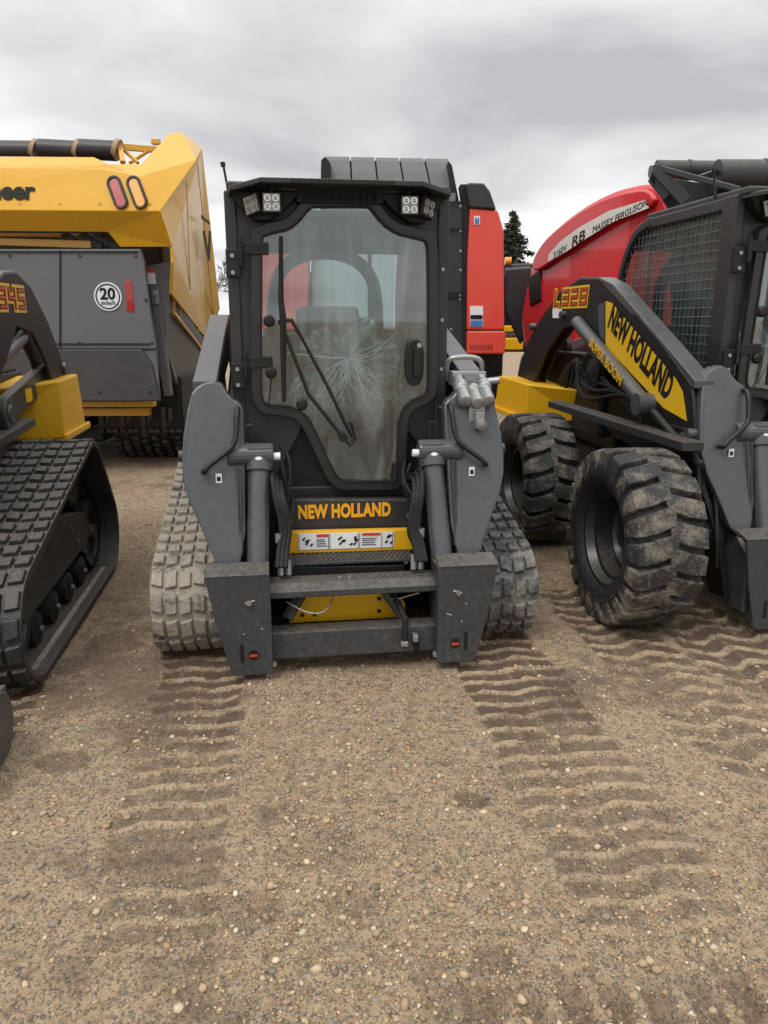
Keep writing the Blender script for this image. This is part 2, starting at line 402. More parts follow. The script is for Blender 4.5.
# ------------------------------------------------------------------ the compact loader
def cpts(lst, v):  # pixel outline of the centre machine -> (u, z) at plane v
    return [(FC.inv(q, v=v)[0], FC.inv(q, v=v)[2]) for q in lst]
DOOR = [(251,240),(254,228),(270,222.5),(284,220),(292,213),(300,203),(308,197),(320,196.5),(360,196.5),(372,197),(380,205),(388,216),(399,224),(416,228),(430,231.5),(436,242),(437,260),(437,360),(437,388),(433,400),(424,405),(414,409),(408,418),(407,432),(405,466),(404,482),(396,489),(380,489.5),(350,489.5),(338,489),(328,481),(322,469),(304,430),(297,420),(286,415.5),(272,415),(260,413),(253,403),(251,388),(251,300)]
TOWER = [(189,397),(199,384),(219,380),(230,398),(241,404),(244,416),(246,572),(219,572),(203,532),(184,492),(181,452)]
LEAN0 = [(0, -.12), (.45, -.06), (1.05, .12), (1.32, .22)]
def interp(z, P):
    return float(np.interp(z, [p[0] for p in P], [p[1] for p in P]))
def tower_pts():
    o = []
    for q in TOWER:
        v = .12
        for _ in range(6): p = FC.inv(q, v=v); v = interp(p[2], LEAN0)
        o.append((p[0], p[2]))
    return o
def make_loader(rt, S, side_poly, arm_u, kind, armtop, big=False, lean_pts=None, shape=1.):
    """S scale; side_poly outline of the lift arm in (v,z); arm_u outer face of the arm"""
    dv = .36*S
    door = cpts(DOOR, .36); door = [(a*S, b*S) for a, b in door]
    cx = .505*S; roofz = 2.19*S; cab_v0, cab_v1 = .37*S, 1.72*S
    # --- cab shell
    m = MB()
    zb = .74*S
    # front pillars and header: a plate with the door opening, built as ring from rectangle to door outline
    def rect_pt(p):
        cxm, czm = .01*S, 1.45*S; dx, dz = p[0]-cxm, p[1]-czm; hx, hz = cx, .735*S
        k = min(hx/abs(dx) if abs(dx) > 1e-6 else 9e9, hz/abs(dz) if abs(dz) > 1e-6 else 9e9)
        return (cxm+dx*k, czm+dz*k)
    dd = chaikin(door, 1)
    # upper part of opening only follows the door; below the sill the plate keeps clear for the lower side windows
    out = [rect_pt(p) for p in dd]; di = inset(dd, .012); nd = len(dd); lw = MB()
    isl = [(dd[k][1]+dd[(k+1) % nd][1])/2 < 1.06*S for k in range(nd)]
    def strip(mm, sel, y0, y1):
        st_ = [k for k in range(nd) if sel[k] and not sel[k-1]]
        for k0 in st_:
            idx = [k0]; k = k0
            while sel[k]: k = (k+1) % nd; idx.append(k)
            vs = []
            for k in idx: vs += [(out[k][0], y0, out[k][1]), (di[k][0], y0, di[k][1]), (di[k][0], y1, di[k][1]), (out[k][0], y1, out[k][1])]
            c = len(idx); fs = [(0, 1, 2, 3), tuple(4*(c-1)+q for q in (3, 2, 1, 0))]+[(4*a+q, 4*a+(q+1) % 4, 4*a+4+(q+1) % 4, 4*a+4+q) for a in range(c-1) for q in range(4)]
            mm.add(vs, fs)
    strip(m, [not q for q in isl], cab_v0+.012, cab_v0+.05); strip(lw, isl, cab_v0+.045, cab_v0+.08)
    lw.build('lower_front', 'black', rt)
    for sx in (-1, 1):
        m.box(min(sx*cx, sx*(cx-.06*S)), max(sx*cx, sx*(cx-.06*S)), cab_v0+.005, cab_v0+.06*S, zb, 1.1*S)
        m.box(sx*cx-.028*S, sx*cx+.028*S, cab_v0, cab_v0+.13*S, zb, roofz-.01)       # front pillar
        m.box(sx*cx-.022*S, sx*cx+.022*S, cab_v0+.1, 1.34*S, roofz-.075*S, roofz-.012)
        arc = chaikin([(1.30, 2.185), (1.50, 2.15), (1.64, 2.02), (1.73, 1.85), (1.74, 1.60), (1.72, 1.30), (1.72, .74)], 2, False)
        na_ = len(arc); vs = []
        for k_, (a, b) in enumerate(arc):
            t = Vector(arc[min(k_+1, na_-1)])-Vector(arc[max(k_-1, 0)]); n_ = Vector((t.y, -t.x)).normalized(); n_ = n_ if n_.x < 0 or (abs(n_.x) < .2 and n_.y < 0) else -n_
            for uu_, w_ in ((-.025, 0), (.022, 0), (.022, .055), (-.025, .055)): vs.append(((sx*cx+uu_*S), (a+n_.x*w_)*S, (b+n_.y*w_)*S))
        m.add(vs, [(0, 1, 2, 3), tuple(4*(na_-1)+q for q in (3, 2, 1, 0))]+[(4*a+q, 4*a+(q+1) % 4, 4*a+4+(q+1) % 4, 4*a+4+q) for a in range(na_-1) for q in range(4)])
        m.prism([(sx*cx-.018*S, cab_v0+.1, 1.22*S), (sx*cx-.018*S, cab_v1, 1.40*S), (sx*cx-.018*S, cab_v1, zb), (sx*cx-.018*S, cab_v0+.1, zb)], (.036*S, 0, 0))
        # rear quarter of the side window, slanting
        #m.prism([(sx*cx-.016*S, cab_v1-.02, roofz-.06), (sx*cx-.016*S, cab_v1-.34*S, roofz-.06), (sx*cx-.016*S, cab_v1-.16*S, 1.75*S), (sx*cx-.016*S, cab_v1-.12*S, 1.4*S), (sx*cx-.016*S, cab_v1-.02, 1.4*S)], (.03*S, 0, 0))
    m.box(-cx+.03, cx-.03, cab_v1-.06, cab_v1-.01, zb, 1.42*S)
    m.prism([(-cx+.02, 1.30*S, 2.18*S), (-cx+.02, 1.50*S, 2.14*S), (-cx+.02, 1.62*S, 2.03*S), (-cx+.02, 1.58*S, 2.00*S), (-cx+.02, 1.47*S, 2.09*S), (-cx+.02, 1.30*S, 2.13*S)], (2*cx-.04, 0, 0))
    m.build('cab_frame', 'charcoal', rt, bevel=.008)
    m = MB(); r0 = roofz; vr = 1.38*S; hx_ = .27*S; hy0, hy1 = .62*S, 1.18*S
    m.ring([(-cx-.012*S, .30*S, r0-.02), (cx+.012*S, .30*S, r0-.02), (cx+.012*S, vr, r0-.02), (-cx-.012*S, vr, r0-.02)], [(-hx_, hy0, r0-.02), (hx_, hy0, r0-.02), (hx_, hy1, r0-.02), (-hx_, hy1, r0-.02)], (0, 0, .04))
    rf = MB().box(-hx_-.01, hx_+.01, hy0-.01, hy1+.01, r0+.006, r0+.014); rf.build('added_roof_hatch', 'side_glass', rt)  # glass opening added in the roof to let light onto the seat cover
    m.build('roof', 'charcoal', rt, bevel=.01)
    # visor with drooping corners
    m = MB(); vf = .14*S; zt = roofz+.012; t = .022
    front = [(-.50, .20, -.030), (-.36, .145, 0), (.36, .145, 0), (.50, .20, -.030)]
    back = [(-.515, .40, -.03), (-.36, .40, .004), (.36, .40, .004), (.515, .40, -.03)]
    F_ = [(a*S, b*S, zt+c*S) for a, b, c in front]; B_ = [(a*S, b*S, zt+c*S+.005) for a, b, c in back]
    for i in range(3):
        m.hexa([(*F_[i][:2], F_[i][2]-t), (*F_[i+1][:2], F_[i+1][2]-t), (*B_[i+1][:2], B_[i+1][2]-t), (*B_[i][:2], B_[i][2]-t)], [F_[i], F_[i+1], B_[i+1], B_[i]])
    vz = m.build('visor', 'charcoal', rt, bevel=.003)
    m = MB()
    for k in range(17):
        x = (-.22+k*.0275)*S; m.box(x-.010*S, x+.010*S, .138*S, .150*S, zt-.020, zt-.003)
    m.build('visor_slots', 'black', vz)
    # black recess with the lamps
    m = MB(); y0, y1 = .25*S, .36*S
    for sx in (-1, 1):
        poly = [(.50, 2.165), (.46, 2.10), (.395, 2.045), (.33, 2.045), (.25, 2.10), (.18, 2.17)]
        m.prism([(sx*a*S, y0+.05*S, b*S) for a, b in poly], (0, .07*S, 0))
    m.box(-.20*S, .20*S, y0+.05*S, y1+.02*S, 2.125*S, 2.185*S)
    for k in range(11):
        x = (-.16+k*.032)*S; m.box(x-.003, x+.003, y0+.02*S, y0+.05*S, 2.13*S, 2.165*S)
    m.build('lamp_recess', 'black', rt, bevel=.004)
    for sx in (-1, 1):
        for inner in (1, 0):
            c = Vector((sx*(.315 if inner else .405)*S, (.235 if inner else .255)*S, (2.112 if inner else 2.105)*S)); ang = 0 if inner else sx*math.radians(38)
            m = MB(); g = MB(); hw = .043*S
            Rm = Matrix.Rotation(ang, 4, 'Z')@Matrix.Rotation(sx*math.radians(0 if inner else 14), 4, 'Y')
            tr = lambda p: tuple(c+Rm@Vector(p))
            m.box(-hw, hw, 0, .04*S, -hw, hw)
            for k in range(6): m.box(-hw+.006, hw-.006, .04*S, .06*S, -hw+.008+k*hw*.3, -hw+.014+k*hw*.3)
            m.tube([(0, .03, hw), (0, .03, hw+.03)], .012, 8)
            g.box(-hw*.86, hw*.86, -.004, .001, -hw*.86, hw*.86)
            d = MB()
            for a in (-1, 1):
                for b in (-1, 1): d.lathe((a*hw*.43, -.004, b*hw*.43), (0, -1, 0), [(0, hw*.36), (.004, hw*.36), (.004, hw*.24), (.0, hw*.12), (.003, .001)], 14)
            for q in (m, g, d): q.v = [tr(p) for p in q.v]
            lm = m.build('work_lamp', 'black', rt, bevel=.003); g.build('lamp_face', 'led' if inner or sx < 0 else 'led_dark', lm); d.build('lamp_reflector', 'chrome' if inner else 'led', lm)
    # --- door
    dp = chaikin(door, 1)
    m = MB(); inn = inset(dp, .052*S)
    m.ring([(a, dv-.035, b) for a, b in dp], [(a, dv-.035, b) for a, b in inn], (0, .04, 0))
    dr = m.build('door', 'blacktrim', rt, bevel=.006)
    m = MB(); ii = inset(dp, .047*S)
    mid = inset(dp, .044*S); mid2 = inset(dp, .054*S)
    m.ring([(a, dv-.041, b) for a, b in mid], [(a, dv-.041, b) for a, b in mid2], (0, .012, 0)); m.build('door_seal', 'rubber_hose', dr)
    m = MB(); m.prism([(a, dv-.022, b) for a, b in inn], (0, .005, 0)); m.build('door_glass', 'glass', dr)
    hp = FC.inv((415, 362), v=.32); hx, hz = hp[0]*S, hp[2]*S
    m = MB(); m.prism([(hx+a*S, dv-.028, hz+b*S) for a, b in chaikin([(-.045,.11),(.04,.11),(.045,-.06),(.02,-.115),(-.03,-.115),(-.048,-.05)], 2)], (0, -.03, 0))
    m.box(hx-.012*S, hx+.022*S, dv-.085, dv-.05, hz-.07*S, hz+.07*S)
    dh = m.build('door_handle', 'black', dr, bevel=.006); bolts([(hx+.012*S, dv-.085, hz+.082*S)], (0, -1, 0), .012, .004, 'lock', 'zinc', dh)
    # hinges, door brackets
    for zc, zz in ((1.90, 1.79), (1.38, 1.28)):
        m = MB()
        m.box(-.535*S, -.47*S, dv-.03, dv-.004, (zc-.055)*S-.05*S, (zc+.02)*S)
        m.cyl((-.465*S, dv-.045, (zc-.06)*S), (-.465*S, dv-.045, (zc+.07)*S), .010*S, 10)
        m.box(-.475*S, -.45*S, dv-.05, dv-.02, (zc+.0)*S, (zc+.045)*S)
        m.box(-.45*S, -.335*S, dv-.047, dv-.036, (zc-.005)*S, (zc+.05)*S)
        h = m.build('hinge', 'black', dr, bevel=.004)
        bolts([(-.505*S, dv-.03, (zc-.085)*S), (-.505*S, dv-.03, (zc-.01)*S)], (0, -1, 0), .010, .007, 'hinge_bolt', 'zinc', h)
    # wiper
    def W(q, v=.30): p = FC.inv(q, v=v); return (p[0]*S, p[1]*S, p[2]*S)
    pv = W((343, 437)); m = MB()
    m.tube([pv, W((309,395)), W((287,338)), W((279,320))], .009*S, 8); m.tube([W((352,437), .29), W((327,385), .29), W((302,338), .29), W((291,319), .29)], .008*S, 8)
    m.cyl((pv[0], dv-.02, pv[2]), (pv[0], dv-.09, pv[2]), .022*S, 16); m.beam(W((283,322)), W((290,320)), .02, .02)
    wp = m.build('wiper', 'black', dr, smooth=True)
    m = MB(); m.tube([W((281,236)), W((281,300)), W((283,318)), W((284,402))], [.009*S, .013*S, .016*S, .010*S], 8); m.build('wiper_blade', 'rubber_hose', wp)
    m = MB()
    for q in ((269,321), (271,373), (302,405)): p = W(q); m.lathe((p[0], dv-.024, p[2]), (0, -1, 0), [(0, .028*S), (.02, .028*S), (.028, .02*S), (.03, .001)], 16)
    build_each(m, 'glass_knob', 'black', dr, smooth=True)
    m = MB(); m.tube([W((272,375)), W((270,392)), W((268,408))], .0035, 6)
    a = W((343,437)); m.tube([a, W((350,446)), W((356,440)), W((352,424)), W((346,428))], .006, 6); build_each(m, 'washer_hose', 'rubber_hose', dr)
    # wiper motor
    m = MB(); p = W((350,436), .40); m.cyl((p[0]-.05, p[1], p[2]), (p[0]+.10, p[1], p[2]), .03*S, 14); m.box(p[0]-.12, p[0]-.02, p[1]-.01, p[1]+.05, p[2]-.02, p[2]+.05); m.build('wiper_motor', 'black', rt, bevel=.004)
    # lower corner windows panels
    m = MB()
    m.box(-.50*S, .50*S, .40*S, .44*S, .70*S, .765*S); m.build('sill', 'charcoal', rt, bevel=.006)
    # bolts along right pillar
    bolts([(sx*.505*S, cab_v0, z*S) for sx in (1,) for z in (1.84, 1.60, 1.36, 1.17, .98)]+[(-.475*S, cab_v0, 1.0*S)], (0, -1, 0), .009, .006, 'pillar_bolt', 'zinc', rt)
    # side windows: glass and protective mesh
    for sx in (-1, 1):
        xx = sx*(cx+.004)
        rear = [(1.66, 1.38), (1.685, 1.60), (1.675, 1.84), (1.60, 1.98), (1.48, 2.08), (1.34, 2.115)]
        zr = lambda v_: float(np.interp(v_/S, [1.34, 1.48, 1.60, 1.675, 1.69], [2.115, 2.08, 1.98, 1.84, 1.6]))*S
        vr_ = lambda z_: float(np.interp(z_/S, [1.38, 1.60, 1.84, 1.98, 2.08, 2.115], [1.66, 1.685, 1.675, 1.60, 1.48, 1.34]))*S
        poly = [(cab_v0+.13*S, 1.24*S), (cab_v0+.13*S, 2.115*S)]+[(a*S, b*S) for a, b in rear[::-1]]
        m = MB(); m.prism([(xx-sx*.03, a, b) for a, b in poly], (-sx*.004, 0, 0)); m.build('side_glass', 'side_glass', rt)
        m = MB(); st = .050*S; v0, v1 = cab_v0+.13*S, 1.68*S
        k = v0+st/2
        while k < v1:
            top = 2.115*S if k < 1.34*S else zr(k)
            bot = 1.24*S+(k-v0)/(v1-v0)*.14*S
            if top > bot: m.tube([(xx, k, bot-.02), (xx, k, top+.02)], .0026, 5)
            k += st
        z = 1.27*S
        while z < 2.11*S:
            ve = vr_(z)
            m.tube([(xx+sx*.004, v0-.01, z), (xx+sx*.004, ve+.01, z)], .0026, 5); z += st
        m.build('side_mesh', 'mesh_wire', rt)
    # cab interior: seat, floor, joysticks, rear glass
    m = MB(); m.box(-cx+.04, cx-.04, cab_v0+.05, cab_v1-.05, .60*S, .66*S); m.build('floor_pan', 'interior', rt)
    m = MB(); m.prism([(-cx+.05, 1.67*S, 1.42*S), (cx-.05, 1.67*S, 1.42*S), (cx-.05, 1.60*S, 2.02*S), (-cx+.05, 1.60*S, 2.02*S)], (0, .006, 0)); m.build('rear_glass', 'side_glass', rt)
    m = MB()
    arch = [(-.33, 1.30), (-.33, 1.75), (-.27, 1.91), (-.12, 2.0), (.12, 2.0), (.27, 1.91), (.33, 1.75), (.33, 1.30)]
    m.tube([(a*S, cab_v1-.22*S, b*S) for a, b in chaikin(arch, 2, False)], .04*S, 12); m.build('roll_hoop', 'interior', rt, smooth=True)
    m = MB(); sy = .95*S
    m.hexa([(-.24*S, sy-.22*S, 1.02*S), (.24*S, sy-.22*S, 1.02*S), (.24*S, sy+.25*S, .98*S), (-.24*S, sy+.25*S, .98*S)], [(-.23*S, sy-.2*S, 1.13*S), (.23*S, sy-.2*S, 1.13*S), (.23*S, sy+.25*S, 1.10*S), (-.23*S, sy+.25*S, 1.10*S)])
    m.hexa([(-.22*S, sy+.15*S, 1.08*S), (.22*S, sy+.15*S, 1.08*S), (.22*S, sy+.28*S, 1.08*S), (-.22*S, sy+.28*S, 1.08*S)], [(-.19*S, sy+.30*S, 1.68*S), (.19*S, sy+.30*S, 1.68*S), (.18*S, sy+.38*S, 1.68*S), (-.18*S, sy+.38*S, 1.68*S)])
    m.box(-.20*S, .20*S, sy-.15*S, sy+.2*S, .66*S, 1.0*S)
    seat = m.build('seat', 'interior', rt, bevel=.03)
    # crinkled cover radiating from a gathered knot
    mb = MB(); nr_, na = 14, 72; kc = Vector((.075*S, sy-.20*S, 1.40*S)); rr_ = random.Random(5); vs = []
    ph = [rr_.uniform(-1, 1) for _ in range(na)]
    for i in range(nr_+1):
        for k in range(na):
            a = 2*PI*k/na; sa = math.sin(a); lim = .10+.24*max(0, -sa)+.15*abs(math.cos(a))+.03*math.sin(5*a+1)+.02*math.sin(9*a)+.07*math.exp(-((a-1.0)/.35)**2); r = (i/nr_)*lim*S
            fold = (.05*abs(math.sin(a*8.5+ph[k]*.5))-.025+.02*math.sin(a*29))*min(1, i/3)*S*(.6+.6*i/nr_)
            vs.append((kc.x+r*math.cos(a), kc.y+.03*S+.45*r*(1 if sa > 0 else -.25)+fold, kc.z+r*sa))
    fs = [(i*na+k, i*na+(k+1) % na, (i+1)*na+(k+1) % na, (i+1)*na+k) for i in range(nr_) for k in range(na)]
    mb.add(vs, fs)
    na2 = 40; vs = []
    for i in range(7):
        for k in range(na2):
            a = 2*PI*k/na2; r = (.01+.055*(i/6)**1.5)*S*(1+.25*math.sin(a*7)); vs.append((kc.x+r*math.cos(a)+.05*S*(i/6), kc.y-.03*S*(i/6)+.01*math.sin(a*9)*i/6, kc.z+.16*S*(i/6)+r*math.sin(a)*.5))
    mb.add(vs, [(i*na2+k, i*na2+(k+1) % na2, (i+1)*na2+(k+1) % na2, (i+1)*na2+k) for i in range(6) for k in range(na2)])
    mb.build('plastic_cover', 'wrap', seat, smooth=True)
    m = MB()
    for _ in range(46):
        a = rr_.gauss(-PI/2, .95) if rr_.random() < .85 else rr_.uniform(-.3, 1.4); l_ = rr_.uniform(.06, .36)*S*(1 if math.sin(a) < .2 else .6); b_ = rr_.uniform(-1.0, 1.0)
        P_ = []
        for t_ in (0, .3, .6, .85, 1):
            aa = a+b_*t_; P_.append((kc.x+l_*t_*math.cos(aa), kc.y-.015*S-.02*math.sin(t_*3)+(.3*l_*t_ if math.sin(a) > 0 else -.05*t_), kc.z+l_*t_*math.sin(aa)))
        m.tube(P_, [.0012, .003, .0028, .002, .001], 5)
    m.build('cover_glints', 'crease_glint', seat)  # pale strands drawn as bright glints on the folds
    for sx in (-1, 1):
        m = MB(); m.box(sx*.34*S-.07*S, sx*.34*S+.07*S, .75*S, 1.3*S, 1.05*S, 1.17*S); m.tube([(sx*.34*S, .8*S, 1.15*S), (sx*.34*S, .76*S, 1.34*S)], [.02, .028], 10)
        build_each(m, 'armrest', 'interior', rt, bevel=.01)
    m = MB()
    for (a, b) in ((-.42, .10), (-.36, .15), (-.30, .08), (.44, .1)): m.tube([(a*S, .50*S, .72*S), (a*S+.02, .47*S, .86*S+b*.3), (a*S+.06, .46*S, .98*S)], .012, 8)
    m.tube([(-.45*S, .47*S, .95*S), (-.38*S, .45*S, 1.0*S), (-.30*S, .46*S, .96*S), (-.22*S, .46*S, .84*S)], .02*S, 8)
    build_each(m, 'pedal_linkage', 'rubber_hose', rt)
    m = MB(); m.box(-.235*S, -.16*S, .43*S, .435*S, .78*S, .87*S); m.build('warning_sticker', 'arm_grey', rt)
    # --- chassis
    hwid = .50 if kind == 'track' else .60
    ze = 2.55 if not big else 3.0
    m = MB(); m.box(-.50*S, .50*S, .30*S, ze*S, .22*S, .60*S)
    m.box(-.46*S, .46*S, cab_v1, ze*S, .60*S, 1.25*S)
    m.build('chassis', 'black', rt, bevel=.02)
    m = MB(); m.hexa([(-.44*S, cab_v1+.02, 1.25*S), (.44*S, cab_v1+.02, 1.25*S), (.44*S, ze*S, 1.25*S), (-.44*S, ze*S, 1.25*S)], [(-.40*S, cab_v1+.02, 1.52*S), (.40*S, cab_v1+.02, 1.52*S), (.38*S, ze*S-.2, 1.40*S), (-.38*S, ze*S-.2, 1.40*S)]); m.build('engine_hood', 'charcoal', rt, bevel=.02)
    def q2(lst, v): return [(a*S, v*S, b*S) for a, b in cpts(lst, v)]
    m = MB(); m.prism(q2([(262,499),(430,499),(430,566),(262,566)], .26), (0, .05, 0)); m.build('front_bulkhead', 'black', rt, bevel=.005)
    m = MB(); m.prism(q2([(279,500),(412,500),(412,531),(279,532)], .22), (0, .035, 0)); bd = m.build('badge_panel', 'charcoal', rt, bevel=.005)
    a = FC.inv((298, 519), v=.215); b = FC.inv((393, 518), v=.215)
    sz = .092*S
    text('lettering', 'NEW HOLLAND', sz, 'decal_orange', bd, (a[0]*S, .2165*S, a[2]*S+.003), (1, 0, 0), (0, 0, 1), .003, .048, 1.04, wid=.67)
    bolts([(-.285*S, .22*S, .64*S), (.325*S, .22*S, .64*S)], (0, -1, 0), .017, .012, 'panel_bolt', 'zinc', bd)
    ys = q2([(283,532),(415,529),(415,550),(283,554)], .16)
    m = MB(); m.prism(ys, (0, .04, 0)); yb = m.build('yellow_crossmember', 'yellow', rt, bevel=.006)
    lab = q2([(298,534),(394,531.5),(394,547),(298,550)], .156)
    m = MB(); m.prism(lab, (0, .005, 0)); lb = m.build('safety_label', 'decal_white', yb)
    m = MB(); g = MB(); l0 = Vector(lab[3]); ex = Vector(lab[2])-l0; ez = Vector(lab[0])-l0
    def lp(s, t): p = l0+ex*s+ez*t; return (p.x, p.y-.003, p.z)
    def lr(mm, s0, s1, t0, t1): mm.prism([lp(s0, t0), lp(s1, t0), lp(s1, t1), lp(s0, t1)], (0, .0025, 0))
    for s in (.01, .31, .325, .62, .635, .865, .98): lr(g, s, s+.004, .04, .96)
    rq = random.Random(3)
    for (s0, s1) in ((.04, .17), (.35, .46), (.50, .60), (.70, .70), (.89, .96)):
        if s1 > s0:
            for _ in range(5):
                x = rq.uniform(s0, s1); y = rq.uniform(.25, .75); g.prism([lp(x, y), lp(x+.03, y+.12), lp(x+.035, y+.04), lp(x+.01, y-.1)], (0, .0025, 0))
    for t in (.2, .34, .48, .6): lr(g, .19, .19+rq.uniform(.07, .11), t, t+.035); lr(g, .66, .66+rq.uniform(.12, .18), t, t+.035)
    g.build('label_marks', 'decal_black', lb)
    lr(m, .19, .305, .78, .95); lr(m, .66, .85, .78, .95); build_each(m, 'label_header', 'decal_red', lb)
    # step plate and lower panel
    m = MB(); m.hexa([(-.315*S, .03*S, .46*S), (.315*S, .03*S, .46*S), (.315*S, .17*S, .46*S), (-.315*S, .17*S, .46*S)], [(-.315*S, .03*S, .475*S), (.315*S, .03*S, .475*S), (.315*S, .17*S, .475*S), (-.315*S, .17*S, .475*S)])
    stp = m.build('step', 'plate_grey', rt, bevel=.003)
    m = MB()
    for i in range(26):
        for j in range(5):
            x = (-.305+i*.0238+(j % 2)*.012)*S; y = (.042+j*.028)*S
            m.lathe((x, y, .476*S), (0, 0, 1), [(0, .009), (.008, .007), (.009, .002)], 8)
    m.build('step_grip', 'tread_grip', stp)
    m = MB(); m.prism(q2([(285,567),(405,565),(405,592),(285,592)], .04), (0, .04, 0)); lpn = m.build('lower_panel', 'black', rt, bevel=.006)
    bolts([(-.285*S, .05*S, .455*S), (.275*S, .05*S, .455*S)], (0, -1, 0), .012, .01, 'panel_bolt', 'zinc', lpn)
    # --- quick attach frame
    for sx in (-1, 1):
        m = MB(); pl = [(-.662,.515),(-.380,.515),(-.380,.035),(-.563,.035),(-.622,.28)]
        m.prism([(sx*-a*S, -.23*S, b*S) for a, b in pl], (0, .014, 0))
        m.hexa([(sx*.66*S, -.23*S, .50*S), (sx*.382*S, -.23*S, .50*S), (sx*.382*S, -.13*S, .53*S), (sx*.66*S, -.13*S, .53*S)], [(sx*.66*S, -.232*S, .515*S), (sx*.382*S, -.232*S, .515*S), (sx*.382*S, -.125*S, .543*S), (sx*.66*S, -.125*S, .543*S)])
        m.box(min(sx*.382, sx*.397)*S, max(sx*.382, sx*.397)*S, -.215*S, -.04*S, .05*S, .50*S)
        m.box(min(sx*.535, sx*.55)*S, max(sx*.535, sx*.55)*S, -.215*S, -.03*S, .06*S, .48*S)
        pt_ = m.build('attach_plate', 'plate_grey', rt, bevel=.004)
        m = MB(); m.lathe((sx*.465*S, -.2315*S, .135*S), (0, -1, 0), [(0, .001), (0, .024*S), (.003, .024*S), (.003, .019*S), (.001, .001)], 20); m.box(sx*.515*S-.007, sx*.515*S+.007, -.2345*S, -.2300*S, .10*S, .19*S)
        m.build('lock_slot', 'black', pt_)
        m = MB(); m.box(sx*.465*S-.018*S, sx*.465*S+.018*S, -.238*S, -.232*S, .128*S, .138*S); m.build('lock_flag', 'decal_red', pt_)
        bolts([(sx*.475*S, -.23*S, .385*S)], (0, -1, 0), .012, .012, 'plate_bolt', 'zinc', pt_)
        bolts([(sx*.55*S, -.20*S, .055*S), (sx*.375*S, -.20*S, .075*S)], (0, -1, 0), .012, .02, 'plate_pin', 'zinc', pt_)
        m = MB(); rs = random.Random(8+sx)
        for _ in range(3):
            x_ = sx*rs.uniform(.42, .58)*S; z_ = rs.uniform(.10, .47)*S; l_ = rs.uniform(.006, .03); a_ = rs.uniform(-.6, 1.9)
            m.beam((x_, -.2305*S, z_), (x_+l_*math.cos(a_), -.2305*S, z_+l_*math.sin(a_)), .0022, .0022)
        m.beam((sx*.47*S, -.2305*S, .39*S), (sx*.45*S, -.2305*S, .395*S), .004, .004); m.beam((sx*.478*S, -.2305*S, .39*S), (sx*.492*S, -.2305*S, .382*S), .004, .004)
        m.build('paint_scuff', 'decal_silver', pt_)
        m = MB(); m.cyl((sx*.49*S, -.17*S, .0), (sx*.49*S, -.17*S, .10*S), .018*S, 10); m.build('lock_pin', 'plate_grey', pt_)
    m = MB(); m.box(-.385*S, .385*S, -.16*S, -.06*S, .07*S, .205*S); build_each(m, 'lower_beam', 'plate_grey', rt, bevel=.008)
    m = MB(); m.prism([(-.385*S, -.17*S, .405*S), (-.385*S, -.17*S, .375*S), (-.385*S, -.10*S, .355*S), (-.385*S, .0, .40*S), (-.385*S, -.02*S, .43*S), (-.385*S, -.12*S, .43*S)], (.77*S, 0, 0))
    cb = m.build('crossbar', 'plate_grey', rt, bevel=.004)
    m = MB()
    for k in range(5): m.beam((.10*S+k*.03*S, -.11*S, .432*S), (.13*S+k*.03*S, -.06*S, .432*S), .006, .004)
    m.build('crossbar_grip', 'tread_grip', cb); bolts([(-.015*S, -.09*S, .43*S), (-.06*S, -.09*S, .43*S)], (0, 0, 1), .010, .010, 'crossbar_bolt', 'zinc', cb)
    m = MB(); m.prism([(-.30*S, .02*S, .175*S), (-.255*S, .02*S, .30*S), (.215*S, .02*S, .30*S), (.27*S, .02*S, .25*S), (.27*S, .02*S, .175*S)], (0, .03, 0)); ly = m.build('lower_yellow_plate', 'yellow', rt, bevel=.004)
    bolts([(a*S, .02*S, b*S) for a, b in ((-.235, .215), (-.175, .215), (.14, .215), (.215, .225), (.14, .28))], (0, -1, 0), .011, .004, 'hole', 'black', ly)
    m = MB(); m.box(-.02*S, .11*S, -.02*S, .0, .335*S, .35*S); m.build('green_tag', 'decal_green', rt)
    m = MB()
    m.beam((.14*S, -.02*S, .36*S), (.30*S, -.10*S, .13*S), .035, .035); m.beam((-.24*S, -.02*S, .33*S), (-.31*S, -.08*S, .24*S), .05, .03)
    build_each(m, 'lock_linkage', 'plate_grey', rt, bevel=.004)
    m = MB(); m.tube(chaikin([(-.31*S, -.12*S, .34*S), (-.22*S, -.15*S, .29*S), (-.14*S, -.14*S, .28*S), (-.09*S, -.09*S, .33*S), (-.08*S, -.05*S, .38*S)], 2, False), .0035, 6)
    m.tube([(.16*S, -.04*S, .30*S), (.22*S, -.10*S, .32*S), (.31*S, -.14*S, .36*S)], .0035, 6); build_each(m, 'cable', 'zinc', rt)
    m = MB(); m.box(.215*S, .25*S, -.20*S, -.17*S, .115*S, .14*S); m.box(.27*S, .295*S, -.21*S, -.17*S, .14*S, .175*S); build_each(m, 'hose_cap', 'zinc', rt, bevel=.005)
    m = MB(); m.tube([(.235*S, -.18*S, .14*S), (.24*S, -.16*S, .24*S), (.20*S, -.05*S, .34*S)], .014, 8); m.tube([(.285*S, -.17*S, .16*S), (.30*S, -.14*S, .06*S)], .018, 8); build_each(m, 'lower_hose', 'rubber_hose', rt)
